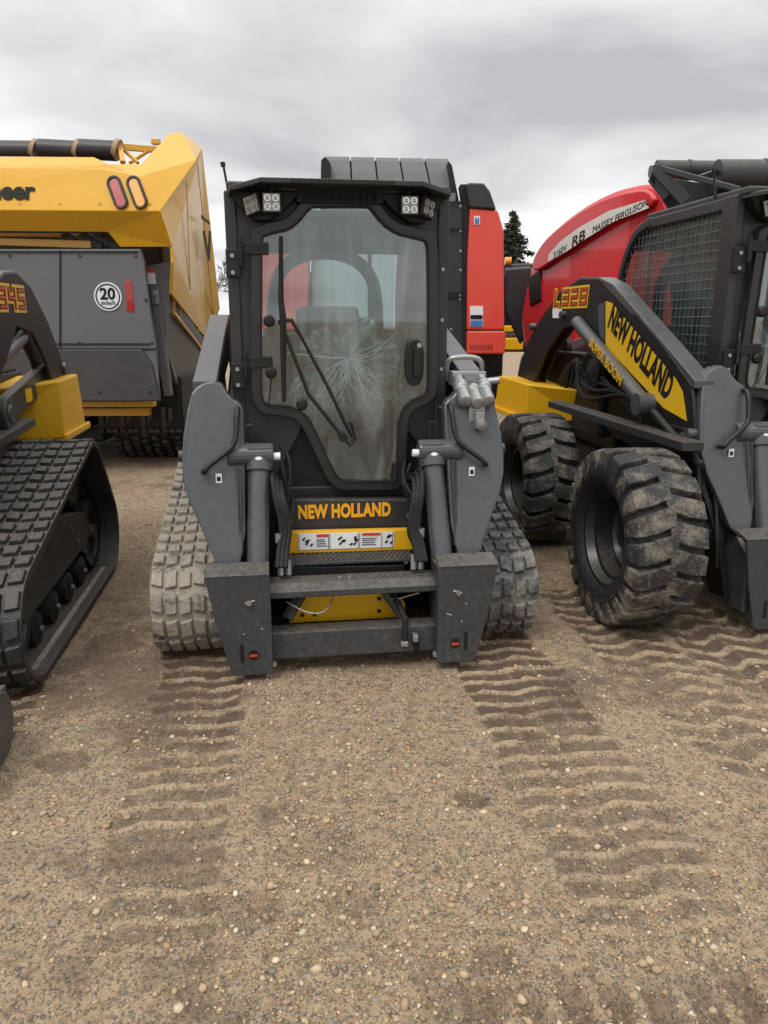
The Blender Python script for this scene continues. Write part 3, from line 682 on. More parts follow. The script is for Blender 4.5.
    # hoses beside the tilt cylinders
    for sx in (-1, 1):
        m = MB()
        for k in range(3):
            x = sx*(.345-.018*k)
            m.tube(chaikin([(x*S, .30*S, .80*S), ((x+sx*.015)*S, .10*S, .93*S-.03*k), ((x+sx*.0)*S, .0, .80*S), ((x-sx*.03)*S, -.02*S, .66*S), ((x-sx*.01)*S, -.05*S, .58*S), (x*S, -.10*S, .50*S)], 3, False), .013*S, 8)
        build_each(m, 'hydraulic_hose', 'rubber_hose', rt, smooth=True)
        m = MB()
        for k in range(2): m.cyl((sx*(.33-.035*k)*S, -.06*S, .45*S), (sx*(.33-.035*k)*S, -.05*S, .52*S), .015*S, 10)
        m.cyl((sx*.335*S, -.03*S, .60*S), (sx*.335*S, -.03*S, .64*S), .017*S, 10)
        build_each(m, 'hose_fitting', 'zinc', rt)
        m = MB(); rs = random.Random(21+sx)
        for k in range(5):
            x0 = rs.uniform(.30, .37); x1 = rs.uniform(.26, .40)
            m.tube(chaikin([(sx*x0*S, .30*S, rs.uniform(.72, 1.0)*S), (sx*rs.uniform(.24, .40)*S, rs.uniform(.14, .24)*S, rs.uniform(.7, .95)*S), (sx*x1*S, rs.uniform(.05, .2)*S, rs.uniform(.55, .7)*S), (sx*x0*S, .12*S, .45*S), (sx*rs.uniform(.3, .42)*S, .10*S, .28*S)], 3, False), .009*S, 7)
        build_each(m, 'hydraulic_hose', 'rubber_hose', rt, smooth=True)
        m = MB()
        for k in range(3): m.tube([(sx*(.50+.012*k)*S, .06*S+.02*k, .95*S), (sx*(.505+.01*k)*S, -.02*S, .55*S)], .006, 6)
        build_each(m, 'arm_line', 'plate_grey', rt)
        # tilt cylinder
        m = MB(); top = Vector((sx*.415*S, .13*S, .955*S)); bot = Vector((sx*.44*S, -.10*S, .36*S)); d = (bot-top).normalized()
        m.cyl(top+d*.02, bot, .051*S, 28); m.tube([top-d*.03, top+d*.05], .064*S, 28)
        for z_ in (.93, .40): m.lathe((sx*(.415 if z_ > .5 else .438)*S, (.125 if z_ > .5 else -.085)*S, z_*S), -d, [(-.012, .058*S), (-.012, .066*S), (.012, .066*S), (.012, .058*S)], 28)
        cyl = m.build('tilt_cylinder', 'arm_grey', rt, bevel=.004, smooth=True)
        m = MB(); m.cyl((sx*.56*S, .13*S, .985*S), (sx*.345*S, .13*S, .985*S), .055*S, 20); m.box(sx*.41*S-.06*S, sx*.41*S+.06*S, .085*S, .17*S, .93*S, 1.035*S); m.build('cylinder_mount', 'arm_grey', cyl, bevel=.012)
        m = MB(); m.lathe((sx*.415*S, .085*S, .965*S), (0, -1, 0), [(0, .022*S), (.012, .022*S), (.016, .012*S), (.018, .001)], 14); m.cyl((sx*.345*S, .11*S, .98*S), (sx*.315*S, .11*S, .98*S), .018*S, 12); build_each(m, 'mount_pin', 'decal_white', cyl, smooth=True)
    # --- lift arms
    for sx in (-1, 1):
        m = MB(); tw = chaikin([(abs(a)*sx*S, b*S) for a, b in tower_pts()], 1)
        # front plate leaning forward toward the bottom, with real depth
        def lean(b): return interp(b, lean_pts) if lean_pts else interp(b/S, LEAN0)*S
        m.hexa([(a, lean(b), b) for a, b in tw], [(a, lean(b)+.07, b) for a, b in tw])
        arm = m.build('lift_arm', 'arm_grey', rt, bevel=.008)
        m = MB(); ua = arm_u*sx
        m.prism([(ua, a, b) for a, b in side_poly], (-sx*.022, 0, 0)); m.build('arm_side_plate', 'black', arm, bevel=.004)
        m = MB(); m.prism([(ua-sx*.085, a, b) for a, b in side_poly], (-sx*.02, 0, 0)); m.build('arm_inner_plate', 'black', arm, bevel=.004)
        m = MB(); zz = [1.0, .70, .45, .14]; uu_ = [.792, .745, .668, .625]; q0 = []; q1 = []
        for z_, u_ in zip(zz, uu_): q0.append((sx*u_*S, lean(z_*S)+.05, z_*S)); q1.append((sx*(u_-.03)*S, lean(z_*S)+.05, z_*S))
        for z_, u_, b_ in ((.12, .62, .10), (.5, .67, .27), (.75, .74, .38), (1.0, .78, .45)): q0.append((sx*u_*S, b_*S, z_*S)); q1.append((sx*(u_-.03)*S, b_*S, z_*S))
        m.hexa(q0, q1)
        if big: m.build('leg_flange', 'black', arm, bevel=.004)
        # top cover strip
        m = MB(); vs = []
        for (a, b) in armtop: vs += [(ua-sx*.004, a, b+.012), (ua-sx*.115, a, b+.012), (ua-sx*.115, a, b-.03), (ua-sx*.004, a, b-.03)]
        n = len(armtop); fs = [(0, 1, 2, 3), tuple((n-1)*4+i for i in (3, 2, 1, 0))]+[(i*4+k, i*4+(k+1) % 4, (i+1)*4+(k+1) % 4, (i+1)*4+k) for i in range(n-1) for k in range(4)]
        m.add(vs, fs); m.build('arm_top_cover', 'arm_grey', arm, bevel=.004)
        # grab bar
        g = [(.505, 1.20), (.515, 1.06), (.545, 1.02), (.64, .955), (.665, .925)]
        pts = [(sx*a*S, lean(b*S)-.045, b*S) for a, b in g]; pts = [(pts[0][0], lean(1.2*S)+.0, pts[0][2])]+pts+[(pts[-1][0], lean(.92*S)+.0, pts[-1][2])]
        m = MB(); m.tube(chaikin(pts, 2, False), .013*S, 10); m.build('grab_bar', 'black', arm, smooth=True)
        m = MB(); z = .89*S; m.box(sx*.60*S-.014, sx*.60*S+.014, lean(z)-.004, lean(z)+.003, z-.022, z+.022); st = m.build('sticker', 'decal_white', arm)
        m = MB(); m.box(sx*.60*S-.008, sx*.60*S+.008, lean(z)-.006, lean(z)-.003, z-.012, z+.008); m.build('sticker_mark', 'decal_black', st)
        # side knuckle pin and tower brackets
        m = MB(); m.cyl((sx*.70*S, .17*S, .98*S), (sx*.785*S, .17*S, .98*S), .028*S, 14); m.build('arm_pin', 'plate_grey', arm)
        m = MB()
        m.prism([(sx*.43*S, .06*S, .46*S), (sx*.43*S, -.14*S, .40*S), (sx*.43*S, -.16*S, .10*S), (sx*.43*S, -.02*S, .10*S), (sx*.43*S, .10*S, .40*S)], (sx*.03, 0, 0))
        m.prism([(sx*.56*S, .06*S, .55*S), (sx*.56*S, -.14*S, .40*S), (sx*.56*S, -.16*S, .10*S), (sx*.56*S, -.02*S, .10*S), (sx*.56*S, .14*S, .50*S)], (sx*.03, 0, 0))
        build_each(m, 'arm_foot', 'plate_grey', arm, bevel=.006)
        m = MB(); m.prism([(sx*.53*S, .45*S, 1.20*S), (sx*.53*S, 1.70*S, 1.54*S), (sx*.53*S, 1.70*S, .8*S), (sx*.53*S, .45*S, .6*S)], (sx*.03, 0, 0)); m.build('arm_guard', 'black', arm)
        # brake rods between arm and cab
        m = MB()
        for k in range(3): m.tube([(sx*(.56+.012*k)*S, .40*S, 1.05*S), (sx*(.545+.01*k)*S, 1.6*S, 1.55*S)], .008, 6)
        build_each(m, 'arm_hose', 'rubber_hose', arm)
        # rear tower plate
    m = MB(); m.cyl((-.02*S-.50*S, .60*S, roofz), (-.54*S, .60*S, roofz+.14*S), .006, 6); m.cyl((-.54*S, .60*S, roofz+.13*S), (-.543*S, .60*S, roofz+.15*S), .012, 8); m.build('antenna', 'black', rt)
    return door

# lift-arm outline traced on the wheeled loader
RU = -.80
Rpx = [(516,393),(518,372),(526,345),(540,319),(560,292),(580,279),(598,279),(612,286),(660,342),(697,386),(712,418),(718,450),(731,500),(734,560),(738,618),(726,622),(719,580),(712,530),(700,500),(680,462),(655,425),(628,386),(602,345),(586,322),(563,328),(547,350),(537,375),(528,397)]
Rpoly = [FR.inv(q, u=RU)[1:] for q in Rpx]
Rtop = [FR.inv(q, u=RU)[1:] for q in [(560,292),(580,279),(598,279),(612,286),(660,342),(694,383)]]
sqz = lambda P: [(a if a < 1.2 else 1.2+(a-1.2)*.66, b-.02) for a, b in P]
Lpoly = sqz(Rpoly); Ltop = sqz(Rtop)
Cpoly = [(.27,1.27),(.36,1.32),(1.0,1.50),(1.50,1.62),(1.66,1.62),(1.95,1.50),(2.3,1.3),(2.45,1.1),(2.45,.95),(2.25,.95),(2.05,1.2),(1.7,1.38),(1.0,1.28),(.60,1.08),(.42,.85),(.13,.86),(.19,1.05)]
Ctop = [(.24,1.31),(.36,1.335),(1.0,1.50),(1.50,1.62),(1.66,1.62),(1.95,1.50)]

# --- centre machine
C = root('track_loader', 'dark grey compact track loader in the middle, muddy rubber tracks, cab door facing the camera', 'track loader', FC, group='compact loaders parked in a row')
make_loader(C, 1.0, Cpoly, .715, 'track', Ctop)
for sx in (-1, 1):
    a, b = sorted((sx*.55, sx*.94)); make_track(C, a, b, [(.215, .255, .205), (1.45, .54, .20), (2.0, .24, .19)], .102, 'track_mud' if sx < 0 else 'track_mud_grey', side=sx)
# auxiliary couplers and electrical socket on the right arm
m = MB(); cps = MB()
for k, (u, z) in enumerate(((.575, 1.27), (.635, 1.26), (.69, 1.27))):
    m.lathe((u, .30, z+.05), Vector((0, -.85, -.5)), [(0, .001), (0, .026), (.05, .028), (.055, .038), (.10, .038), (.105, .030), (.16, .030)], 18)
    cps.lathe((u, .30, z+.05), Vector((0, -.85, -.5)), [(.155, .032), (.20, .032), (.205, .024), (.206, .001)], 18)
m.tube(chaikin([(.54, .40, 1.30), (.53, .36, 1.40), (.56, .34, 1.42), (.68, .34, 1.42), (.72, .36, 1.38), (.72, .42, 1.28)], 2, False), .014, 10)
m.box(.55, .72, .30, .40, 1.28, 1.35); m.cyl((.70, .28, 1.30), (.78, .26, 1.31), .018, 10)
ck = m.build('hydraulic_coupler', 'zinc', C, bevel=.003, smooth=True); build_each(cps, 'coupler_cap', 'zinc', ck, smooth=True)
m = MB(); m.box(.60, .68, .155, .165, 1.06, 1.21); m.box(.625, .67, .12, .155, 1.09, 1.17); m.lathe((.648, .12, 1.115), (0, -1, -.2), [(0, .026), (.03, .026), (.03, .02), (.035, .001)], 16)
m.build('electric_socket', 'zinc', C, bevel=.003)

SEG = dict(zip('0123456789', ('abcdef', 'bc', 'abged', 'abgcd', 'fgbc', 'afgcd', 'afgecd', 'abc', 'abcdefg', 'abcdfg')))
def block_digits(parent, txt, org, xd, yd, w, h, step, shear=.12):
    X_, Y_ = Vector(xd), Vector(yd); Z_ = X_.cross(Y_); org = Vector(org)
    def P(x, y, z): return org+X_*(x+shear*y)+Y_*y+Z_*z
    th = h*.23
    def rects(c, x):
        if c == 'L': return [(x, 0, x+th, h), (x, 0, x+w*.75, th)]
        if c == 'C': return [(x, 0, x+th, h), (x, 0, x+w, th), (x, h-th, x+w, h)]
        r = dict(a=(x, h-th, x+w, h), g=(x, (h-th)/2, x+w, (h+th)/2), d=(x, 0, x+w, th), f=(x, h/2, x+th, h), b=(x+w-th, h/2, x+w, h), e=(x, 0, x+th, h/2), c=(x+w-th, 0, x+w, h/2))
        return [r[k] for k in SEG[c]]
    for (grow, z0, mt, nm) in ((.016, .001, 'decal_yellow', 'digit_outline'), (-.001, .0035, 'decal_black', 'digit_edge'), (-.0065, .006, 'decal_red', 'digit_face')):
        m = MB(); x = 0
        for c in txt:
            for k, (x0, y0, x1, y1) in enumerate(rects(c, x)):
                zz_ = z0+.0002*k; g = grow
                m.hexa([P(x0-g, y0-g, 0), P(x1+g, y0-g, 0), P(x1+g, y1+g, 0), P(x0-g, y1+g, 0)], [P(x0-g, y0-g, zz_), P(x1+g, y0-g, zz_), P(x1+g, y1+g, zz_), P(x0-g, y1+g, zz_)])
            x += step
        m.build(nm, mt if not (nm == 'digit_face' and False) else mt, parent)
# --- left machine
Lm = root('track_loader', 'track loader at the left edge with clean black rubber track, number 345 on its arm', 'track loader', FL, group='compact loaders parked in a row')
make_loader(Lm, 1.0, Lpoly, .78, 'track', Ltop)
for sx in (-1, 1):
    a, b = sorted((sx*.72, sx*1.17)); make_track(Lm, a, b, [(.12, .295, .245), (1.38, .69, .185), (1.62, .29, .24)], .102, 'track_clean', side=sx)
p = FL.inv((27, 311), u=.785)
block_digits(Lm, 'C345', (.781, p[1]-.62, p[2]+.005), (0, 1, 0), (0, 0, 1), .125, .125, .160, 0)
def yellow_box(rt, sx, u0, u1, v0, v1, z0, z1):
    m = MB(); m.hexa([(sx*u0, v0+.10, z0), (sx*u1, v0+.22, z0), (sx*u1, v1, z0), (sx*u0, v1, z0)], [(sx*u0, v0, z1-.05), (sx*u1, v0+.20, z1), (sx*u1, v1-.1, z1+.01), (sx*u0, v1-.1, z1)])
    m.prism([(sx*u1, v0+.16, z0-.01), (sx*(u1+.03), v0+.16, z0-.01), (sx*(u1+.03), v1+.02, z0-.01), (sx*u1, v1+.02, z0-.01)], (0, 0, .05))
    return m.build('rear_fender', 'yellow', rt, bevel=.012)
for sx in (-1, 1): yellow_box(Lm, sx, .36, .86, 1.75, 2.55, .84, 1.22)
for sx in (-1, 1):
    m = MB(); m.beam((sx*.70, 1.30, 1.08), (sx*.70, 2.25, 1.25), .06, .15); m.lathe((sx*.70, 1.33, 1.08), (sx, 0, 0), [(-.05, .10), (.05, .10), (.05, .05), (.06, .05), (.06, .001)], 24)
    lk = m.build('lift_link', 'plate_grey', Lm, bevel=.006, smooth=True)
    m = MB(); m.box(*sorted((sx*.731, sx*.735)), 1.68, 1.80, 1.11, 1.19); m.build('yellow_sticker', 'decal_yellow', lk)
    m = MB(); m.cyl((sx*.70, 2.44, 1.26), (sx*.795, 2.44, 1.26), .05, 18); build_each(m, 'pivot_pin', 'plate_grey', Lm, smooth=True)
    m = MB(); m.beam((sx*.72, .35, .92), (sx*.74, 1.62, 1.0), .10, .05); m.build('fender_rail', 'plate_grey', Lm, bevel=.004)
    m = MB(); m.cyl((sx*.72, .75, 1.22), (sx*.72, 1.75, 1.50), .045, 16); m.build('lift_cylinder', 'arm_grey', Lm, smooth=True)

# --- right machine
R = root('wheel_loader', 'dark skid steer loader on muddy tyres, yellow band and number 328 on its arm', 'skid steer loader', FR, group='compact loaders parked in a row')
Rpoly = [((max(a, interp(b/1.03, LEAN0)*1.03+.03) if a < .45 else a), b) for a, b in Rpoly]
Rpoly = [p for p in Rpoly if p[1] > .30]
make_loader(R, 1.03, Rpoly, .80, 'wheel', Rtop, big=True)
for sx in (-1, 1):
    for v in (.12, 1.70): make_wheel(R, sx*1.31, v, .475, .37, sx)
m = MB(); m.cyl((-1.0, .12, .46), (1.0, .12, .46), .09, 16); m.cyl((-1.0, 1.70, .46), (1.0, 1.70, .46), .09, 16); build_each(m, 'axle', 'black', R)
for sx in (-1, 1): yellow_box(R, sx, .50, .98, 2.15, 3.25, .80, 1.10)
# decals on the near arm (facing -u)
def rp(q, du=0): p = FR.inv(q, u=RU); return (RU-du, p[1], p[2])
arms = [o for o in R.children if o.name.startswith('lift_arm')]
nearR = [o for o in arms][0]
m = MB(); m.prism([rp(q, .001) for q in [(606,301),(612,303),(676,379),(683,392),(687,421),(664,408),(606,346)]], (-.002, 0, 0)); yd = m.build('yellow_band', 'decal_yellow', nearR)
a = Vector(rp((608,325))); b = Vector(rp((669,402))); xd = (b-a).normalized(); yd_ = Vector((0, xd.z, -xd.y)); yd_ = yd_ if yd_.z > 0 else -yd_
text('lettering', 'NEW HOLLAND', .215, 'decal_black', yd, (RU-.004, a.y, a.z), xd, yd_, .002, .042, 1.02, wid=(b-a).length/1.62)
m = MB(); m.prism([rp(q, .001) for q in [(598,306),(605,302),(605,343),(600,336)]], (-.002, 0, 0)); m.prism([rp(q, .001) for q in [(603,283),(616,289),(640,316),(632,314)]], (-.002, 0, 0)); build_each(m, 'grey_band', 'arm_grey', nearR)
a = Vector(rp((554,307))); 
block_digits(nearR, 'L328', (RU-.001, a.y, a.z), (0, -1, 0), (0, 0, 1), .138, .125, .168, .12)
m = MB(); m.prism([rp(q, .001) for q in [(553,309),(562,309),(562,318),(553,318)]], (-.003, 0, 0)); m.build('arm_sticker', 'decal_white', nearR)
m = MB()
for q in ((565,315), (534,327), (521,388), (693,434), (687,438)):
    p = rp(q); m.cyl((RU+.01, p[1], p[2]), (RU-.04, p[1], p[2]), .03, 12)
build_each(m, 'pivot_pin', 'plate_grey', nearR, smooth=True)
for sx in (-1, 1):
    su = -.86*sx*-1 if sx < 0 else .86
    A = FR.inv((577, 322), u=-.84); B = FR.inv((645, 404), u=-.84); s = sx
    m = MB(); m.cyl((s*.84, A[1], A[2]), (s*.84, B[1], B[2]), .045, 20); m.lathe((s*.84, B[1], B[2]), (s, 0, 0), [(-.05, .065), (.06, .065), (.06, .03), (.065, .001)], 20)
    lc = m.build('lift_cylinder', 'arm_grey', R, smooth=True)
    if sx < 0:
        a = Vector((-.887, *FR.inv((590, 341), u=-.885)[1:])); b = Vector((-.887, *FR.inv((621, 381), u=-.885)[1:])); xd = (b-a).normalized(); yv = Vector((0, xd.z, -xd.y)); yv = yv if yv.z > 0 else -yv
        text('lettering', 'SUPER BOOM', .088, 'decal_yellow', lc, a-yv*.03, xd, yv, .002, .02, 1.0, wid=(b-a).length/.52)
    P1 = FR.inv((553, 404), u=-.9); P2 = FR.inv((680, 440), u=-.9)
    m = MB(); m.beam((s*.88, P1[1], P1[2]), (s*.88, P2[1]-.1, P2[2]-.02), .12, .05); m.build('fender_rail', 'charcoal', R, bevel=.006)
    P1 = FR.inv((655, 412), u=-.82); P2 = FR.inv((703, 466), u=-.82)
    m = MB(); m.cyl((s*.83, P1[1], P1[2]), (s*.83, P2[1], P2[2]), .022, 12); m.build('control_rod', 'black', R, smooth=True)
    m = MB(); p = FR.inv((587, 372), u=-.70); m.lathe((s*.62, p[1], p[2]), (s, 0, 0), [(0, .16), (.06, .16), (.07, .13), (.05, .10), (.07, .05), (.08, .001)], 28)
    p = FR.inv((560, 350), u=-.6); m.lathe((s*.55, p[1], p[2]), (s, 0, 0), [(0, .14), (.04, .14), (.04, .10), (.02, .09), (.03, .001)], 24); build_each(m, 'hydraulic_motor', 'black', R, smooth=True)
    m = MB(); q = FR.inv((560, 360), u=-.62); m.box(*sorted((s*.50, s*.62)), 1.75, 2.9, .75, 1.35); m.build('side_body', 'black', R, bevel=.02)
    m = MB(); 
    for k in range(4): m.tube(chaikin([(s*(.62+.03*k), 2.7-.2*k, .95+.05*k), (s*(.66+.02*k), 2.3-.1*k, 1.30+.03*k), (s*(.64+.03*k), 1.9, 1.25-.09*k), (s*.66, 1.5-.1*k, 1.15), (s*.66, 1.0, .95)], 3, False), .016, 8)
    build_each(m, 'hydraulic_hose', 'rubber_hose', R, smooth=True)

# bucket corner at the left edge
B0 = root('bucket', 'dark steel bucket edge cut off at the lower left edge of the picture', 'bucket', loc=(-1.365, 2.24, 0), rz=math.radians(8))
side = chaikin([(-.02, .02), (-.03, .10), (.04, .22), (.16, .27), (.40, .27), (.40, .02)], 2)
for sx, x in ((1, 0), (-1, -1.5)):
    m = MB(); m.prism([(x, a, b) for a, b in side], (-.014, 0, 0)); build_each(m, 'side_plate', 'plate_grey', B0, bevel=.004)
m = MB(); m.box(-1.486, -.014, -.02, .38, .012, .026); m.prism([(-1.486, .38, .02), (-1.486, .40, .26), (-1.486, .16, .28), (-1.486, .16, .265), (-1.486, .38, .245), (-1.486, .365, .02)], (1.472, 0, 0)); m.build('shell', 'plate_grey', B0, bevel=.003)

# ------------------------------------------------------------------ yellow baler (left, back row)
FV = Frame(-2.6, 7.7, 0)
V = root('round_baler', 'yellow and grey round baler behind the left loader, 20 mile speed disc and tail lamps', 'baler', FV)
def vp(px, py, Y): return FV.loc(at(px, py, Y))
def slab(parent, name, mat, front, depth, bevel=.01):
    m = MB(); m.prism(front, (0, depth, 0)); return m.build(name, mat, parent, bevel=bevel)
def shell(parent, name, mat, vs, fs, th=.02, smooth=False):
    m = MB().add(vs, fs); o = m.build(name, mat, parent)
    s = o.modifiers.new('solid', 'SOLIDIFY'); s.thickness = th; s.offset = -1
    b = o.modifiers.new('bevel', 'BEVEL'); b.width = .006; b.segments = 2; b.limit_method = 'ANGLE'
    return o
Y0 = 7.7
xl = -150
pts = dict(a=vp(xl,155,8.15), b=vp(94,157,8.15), c=vp(109,164,8.0), d=vp(141,164,8.0), e=vp(xl,167,7.72), f=vp(100,168,7.72), g=vp(141,176,7.70),
           h=vp(xl,209,7.60), i=vp(160,211,7.60), j=vp(xl,230,7.75), k=vp(108,232,7.75), l=vp(120,247,7.78), mm=vp(172,247,7.78),
           n=vp(170,133,8.9), o=vp(182,132,8.95), p=vp(196,160,8.35), q=vp(202,148,9.3), r=vp(220,309,10.6), s=vp(206,339,10.2), t=vp(172,294,7.95), uu=vp(174,263,7.78))
K = list(pts); I = {k: i for i, k in enumerate(K)}
F4 = lambda *n: tuple(I[x] for x in n)
body = shell(V, 'rear_body', 'vyellow', [pts[k] for k in K], [F4('a','b','c','f','e'), F4('c','d','g','f'), F4('e','f','g','i','h'), F4('h','i','mm','l','k','j'), F4('d','n','o','p','i','g'), F4('o','q','p'), F4('p','q','r','s','t','uu','mm','i')], .03)
z1 = at(150,250,7.9)[2]
m = MB(); m.box(-2.2, at(150,200,8.4)[0]+2.6, 1.0, 3.6, .9, 2.75); m.build('bale_chamber', 'black', V, bevel=.05)
tA, tB, tC = (Vector(pts[k]) for k in ('p', 'r', 't')); tn = (tB-tA).cross(tC-tA).normalized(); tn = tn if tn.y < 0 else -tn
def on_side(px, py):
    o = Vector(FV.loc((0, 0, CAMH))); d = Vector(ray(px, py)); return o+d*((tA+tn*.035-o).dot(tn)/d.dot(tn))
# rolls on top
for (x0, x1) in ((-170, 33), (40, 76), (79, 116)):
    a_ = vp(x0, 149, 8.5); b_ = vp(x1, 151, 8.5)
    m = MB(); m.cyl(a_, b_, .098, 28); m.build('net_roll', 'roll_black', V, smooth=True)
for x0 in (33, 76, 115):
    a_ = vp(x0, 149, 8.5); b_ = vp(x0+4, 150.5, 8.5)
    m = MB(); m.cyl(a_, b_, .108, 24); build_each(m, 'roll_collar', 'roller_tan', V, smooth=True)
m = MB(); m.beam(vp(119,142,8.6), vp(123,163,8.3), .05, .05); m.beam(vp(122,147,8.6), vp(160,150,8.7), .05, .06); m.beam(vp(124,150,8.6), vp(138,163,8.4), .03, .03); m.beam(vp(152,142,8.8), vp(160,142,8.8), .08, .05); m.beam(vp(130,163,8.4), vp(150,150,8.7), .03, .03)
build_each(m, 'top_linkage', 'vyellow2', V, bevel=.004)
# tail lamps
for px, lens in ((118, 'lens_red'), (137.5, 'lens_amber')):
    c = Vector(vp(px, 192.5, 7.66)); m = MB(); g = MB()
    def stad(w, h, k=10):
        P = [(math.cos(a)*w, h+math.sin(a)*w) for a in np.linspace(0, PI, k)]+[(math.cos(a)*w, -h+math.sin(a)*w) for a in np.linspace(PI, 2*PI, k)]
        t = math.radians(22); return [(x*math.cos(t)+y*math.sin(t)*-1, x*math.sin(t)+y*math.cos(t)) for x, y in P]
    o_ = [(c.x+x, c.y-.035+.33*y, c.z+y) for x, y in stad(.066, .095)]; i_ = [(c.x+x, c.y-.035+.33*y, c.z+y) for x, y in stad(.042, .095)]
    m.ring(o_, i_, (0, .05, 0)); tl = m.build('tail_lamp', 'black', V, bevel=.006); g.prism([(x, y+.012, z) for x, y, z in i_], (0, .03, 0)); g.build('lens', lens, tl)
text('lettering', 'Vermeer', .235, 'decal_black', V, (vp(35, 199, 7.645)[0], -.078, vp(35, 199, 7.645)[2]), (1, 0, 0), (0, .33, 1), .004, .035, .97, align='RIGHT')
# grey gate
slab(V, 'gate_panel', 'vgrey', [vp(*q, 7.78) for q in [(xl,249),(140,249),(144,262),(150,310),(156,349),(xl,349)]], .06)
slab(V, 'gate_lower_panel', 'vgreydark', [vp(*q, 7.78) for q in [(xl,349.5),(142,349.5),(152,365),(160,400),(160,401),(xl,401)]], .05)
slab(V, 'gate_edge', 'vgrey', [vp(*q, 7.80) for q in [(142.5,349.5),(156.3,349.5),(160,399),(152.5,365)]], .04)
slab(V, 'hinge_post', 'vgrey', [vp(*q, 8.0) for q in [(147,266),(157,266),(163,330),(171,396),(164,396),(157,360),(152,310)]], .10)
shell(V, 'side_panel', 'vgrey', [vp(153,266,8.0), vp(172,262,8.0), vp(172,294,8.2), vp(208,345,10.0), vp(203,375,9.8), vp(184,398,8.9), vp(176,380,8.4), vp(166,345,8.05)], [(0,1,2,3,4,5,6,7)], .04)
m = MB(); 
for k in range(6):
    t = k/5; m.beam(vp(174+30*t, 294+40*t, 8.2+1.7*t), vp(174+30*t, 312+42*t, 8.2+1.7*t), .02, .02)
m.beam(vp(174,313,8.2), vp(206,355,9.9), .03, .03); build_each(m, 'guard_rail', 'vyellow2', V)
m = MB(); m.beam(vp(0,242,7.95), vp(92,245,7.95), .08, .07); m.beam(vp(0,235,7.95), vp(92,236,8.1), .08, .03); build_each(m, 'tie_bar', 'vyellow2', V, bevel=.006)
m = MB()
for k in range(9): c = vp(68+k*6, 238+(k % 3)*4, 8.0); m.lathe(c, (0, -1, .2), [(0, .06), (.04, .06), (.05, .03), (.05, .001)], 12)
m.beam(vp(108,236,8.0), vp(120,250,8.0), .06, .06); m.build('gate_latch', 'charcoal', V, bevel=.005)
m = MB()
for py in (252, 344): m.beam(vp(-60, py, 7.77), vp(150 if py > 300 else 138, py, 7.77), .006, .012)
m.beam(vp(60, 250, 7.77), vp(60, 348, 7.77), .006, .012); build_each(m, 'gate_seam', 'black', V)
bolts([vp(px, py, 7.78) for px, py in ((136, 256), (146, 300), (152, 343), (10, 256), (80, 256), (10, 343), (80, 343), (100, 392), (20, 392), (150, 392))], (0, -1, 0), .014, .008, 'gate_bolt', 'charcoal', V)
bolts([vp(px, 204, 7.62) for px in (20, 60, 100, 150)], (0, -1, 0), .012, .008, 'body_bolt', 'vyellow2', V)
m = MB()
for (qa, qb) in (((197, 163), (214, 322)), ((186, 180), (190, 290))): a_, b_ = on_side(*qa), on_side(*qb); m.beam(a_-tn*.003, b_-tn*.003, .008, .008)
build_each(m, 'body_seam', 'vyellow2', V)
# speed disc
c = vp(108, 296.5, 7.775); r_ = .137
sd = MB().lathe((c[0], -.0+.073, c[2]), (0, -1, 0), [(-.003, .001), (-.003, r_), (.003, r_), (.003, .001)], 40).build('speed_disc', 'decal_white', V)
MB().lathe((c[0], .068, c[2]), (0, -1, 0), [(0, r_*.88), (.002, r_*.88), (.002, r_*.80), (0, r_*.80)], 40).build('disc_ring', 'decal_black', sd)
text('lettering', '20', .15, 'decal_black', sd, (c[0], .0675, c[2]+.02), (1, 0, 0), (0, 0, 1), .002, .03, 1, center=True)
text('lettering', 'mile/h', .055, 'decal_black', sd, (c[0], .0675, c[2]-.062), (1, 0, 0), (0, 0, 1), .002, .01, 1.05, center=True)
slab(V, 'reflector', 'reflector_red', [vp(*q, 7.775) for q in [(124,280),(131.5,280),(134.5,312),(127,312)]], .01, .002)
lb = slab(V, 'warning_label', 'decal_white', [vp(*q, 7.99) for q in [(146.5,269),(154.5,269),(156,284),(148.5,284)]], .01, .002)
slab(lb, 'label_header', 'decal_red', [vp(*q, 7.983) for q in [(146.5,269),(154.5,269),(155,272.5),(147,272.5)]], .006, .0)
m = MB(); c = vp(155, 297, 7.98); m.box(c[0]-.035, c[0]+.035, c[1], c[1]+.02, c[2]-.07, c[2]+.07); m.cyl((c[0], c[1]-.03, c[2]+.03), (c[0], c[1], c[2]+.03), .02, 12); m.cyl((c[0], c[1]-.02, c[2]-.03), (c[0], c[1], c[2]-.03), .012, 12); m.build('latch_plate', 'zinc', V, bevel=.003)
m = MB(); a_, b_ = vp(xl, 404, 7.95), vp(155, 405, 7.95); m.beam((a_[0], a_[1], a_[2]), (b_[0], b_[1], a_[2]), .12, .05); a_, b_ = vp(xl, 412, 8.1), vp(150, 412, 8.1); m.beam(a_, (b_[0], b_[1], a_[2]), .12, .07)
build_each(m, 'lower_beam', 'vyellow2', V, bevel=.006)
m = MB()
for k in range(12): x = 100+k*7; m.beam(vp(x, 408, 8.5+.05*(k % 3)), vp(x+2, 432, 8.6), .05, .05)
m.beam(vp(85,425,8.6), vp(125,405,8.6), .10, .10); build_each(m, 'pickup_frame', 'vgreydark', V)
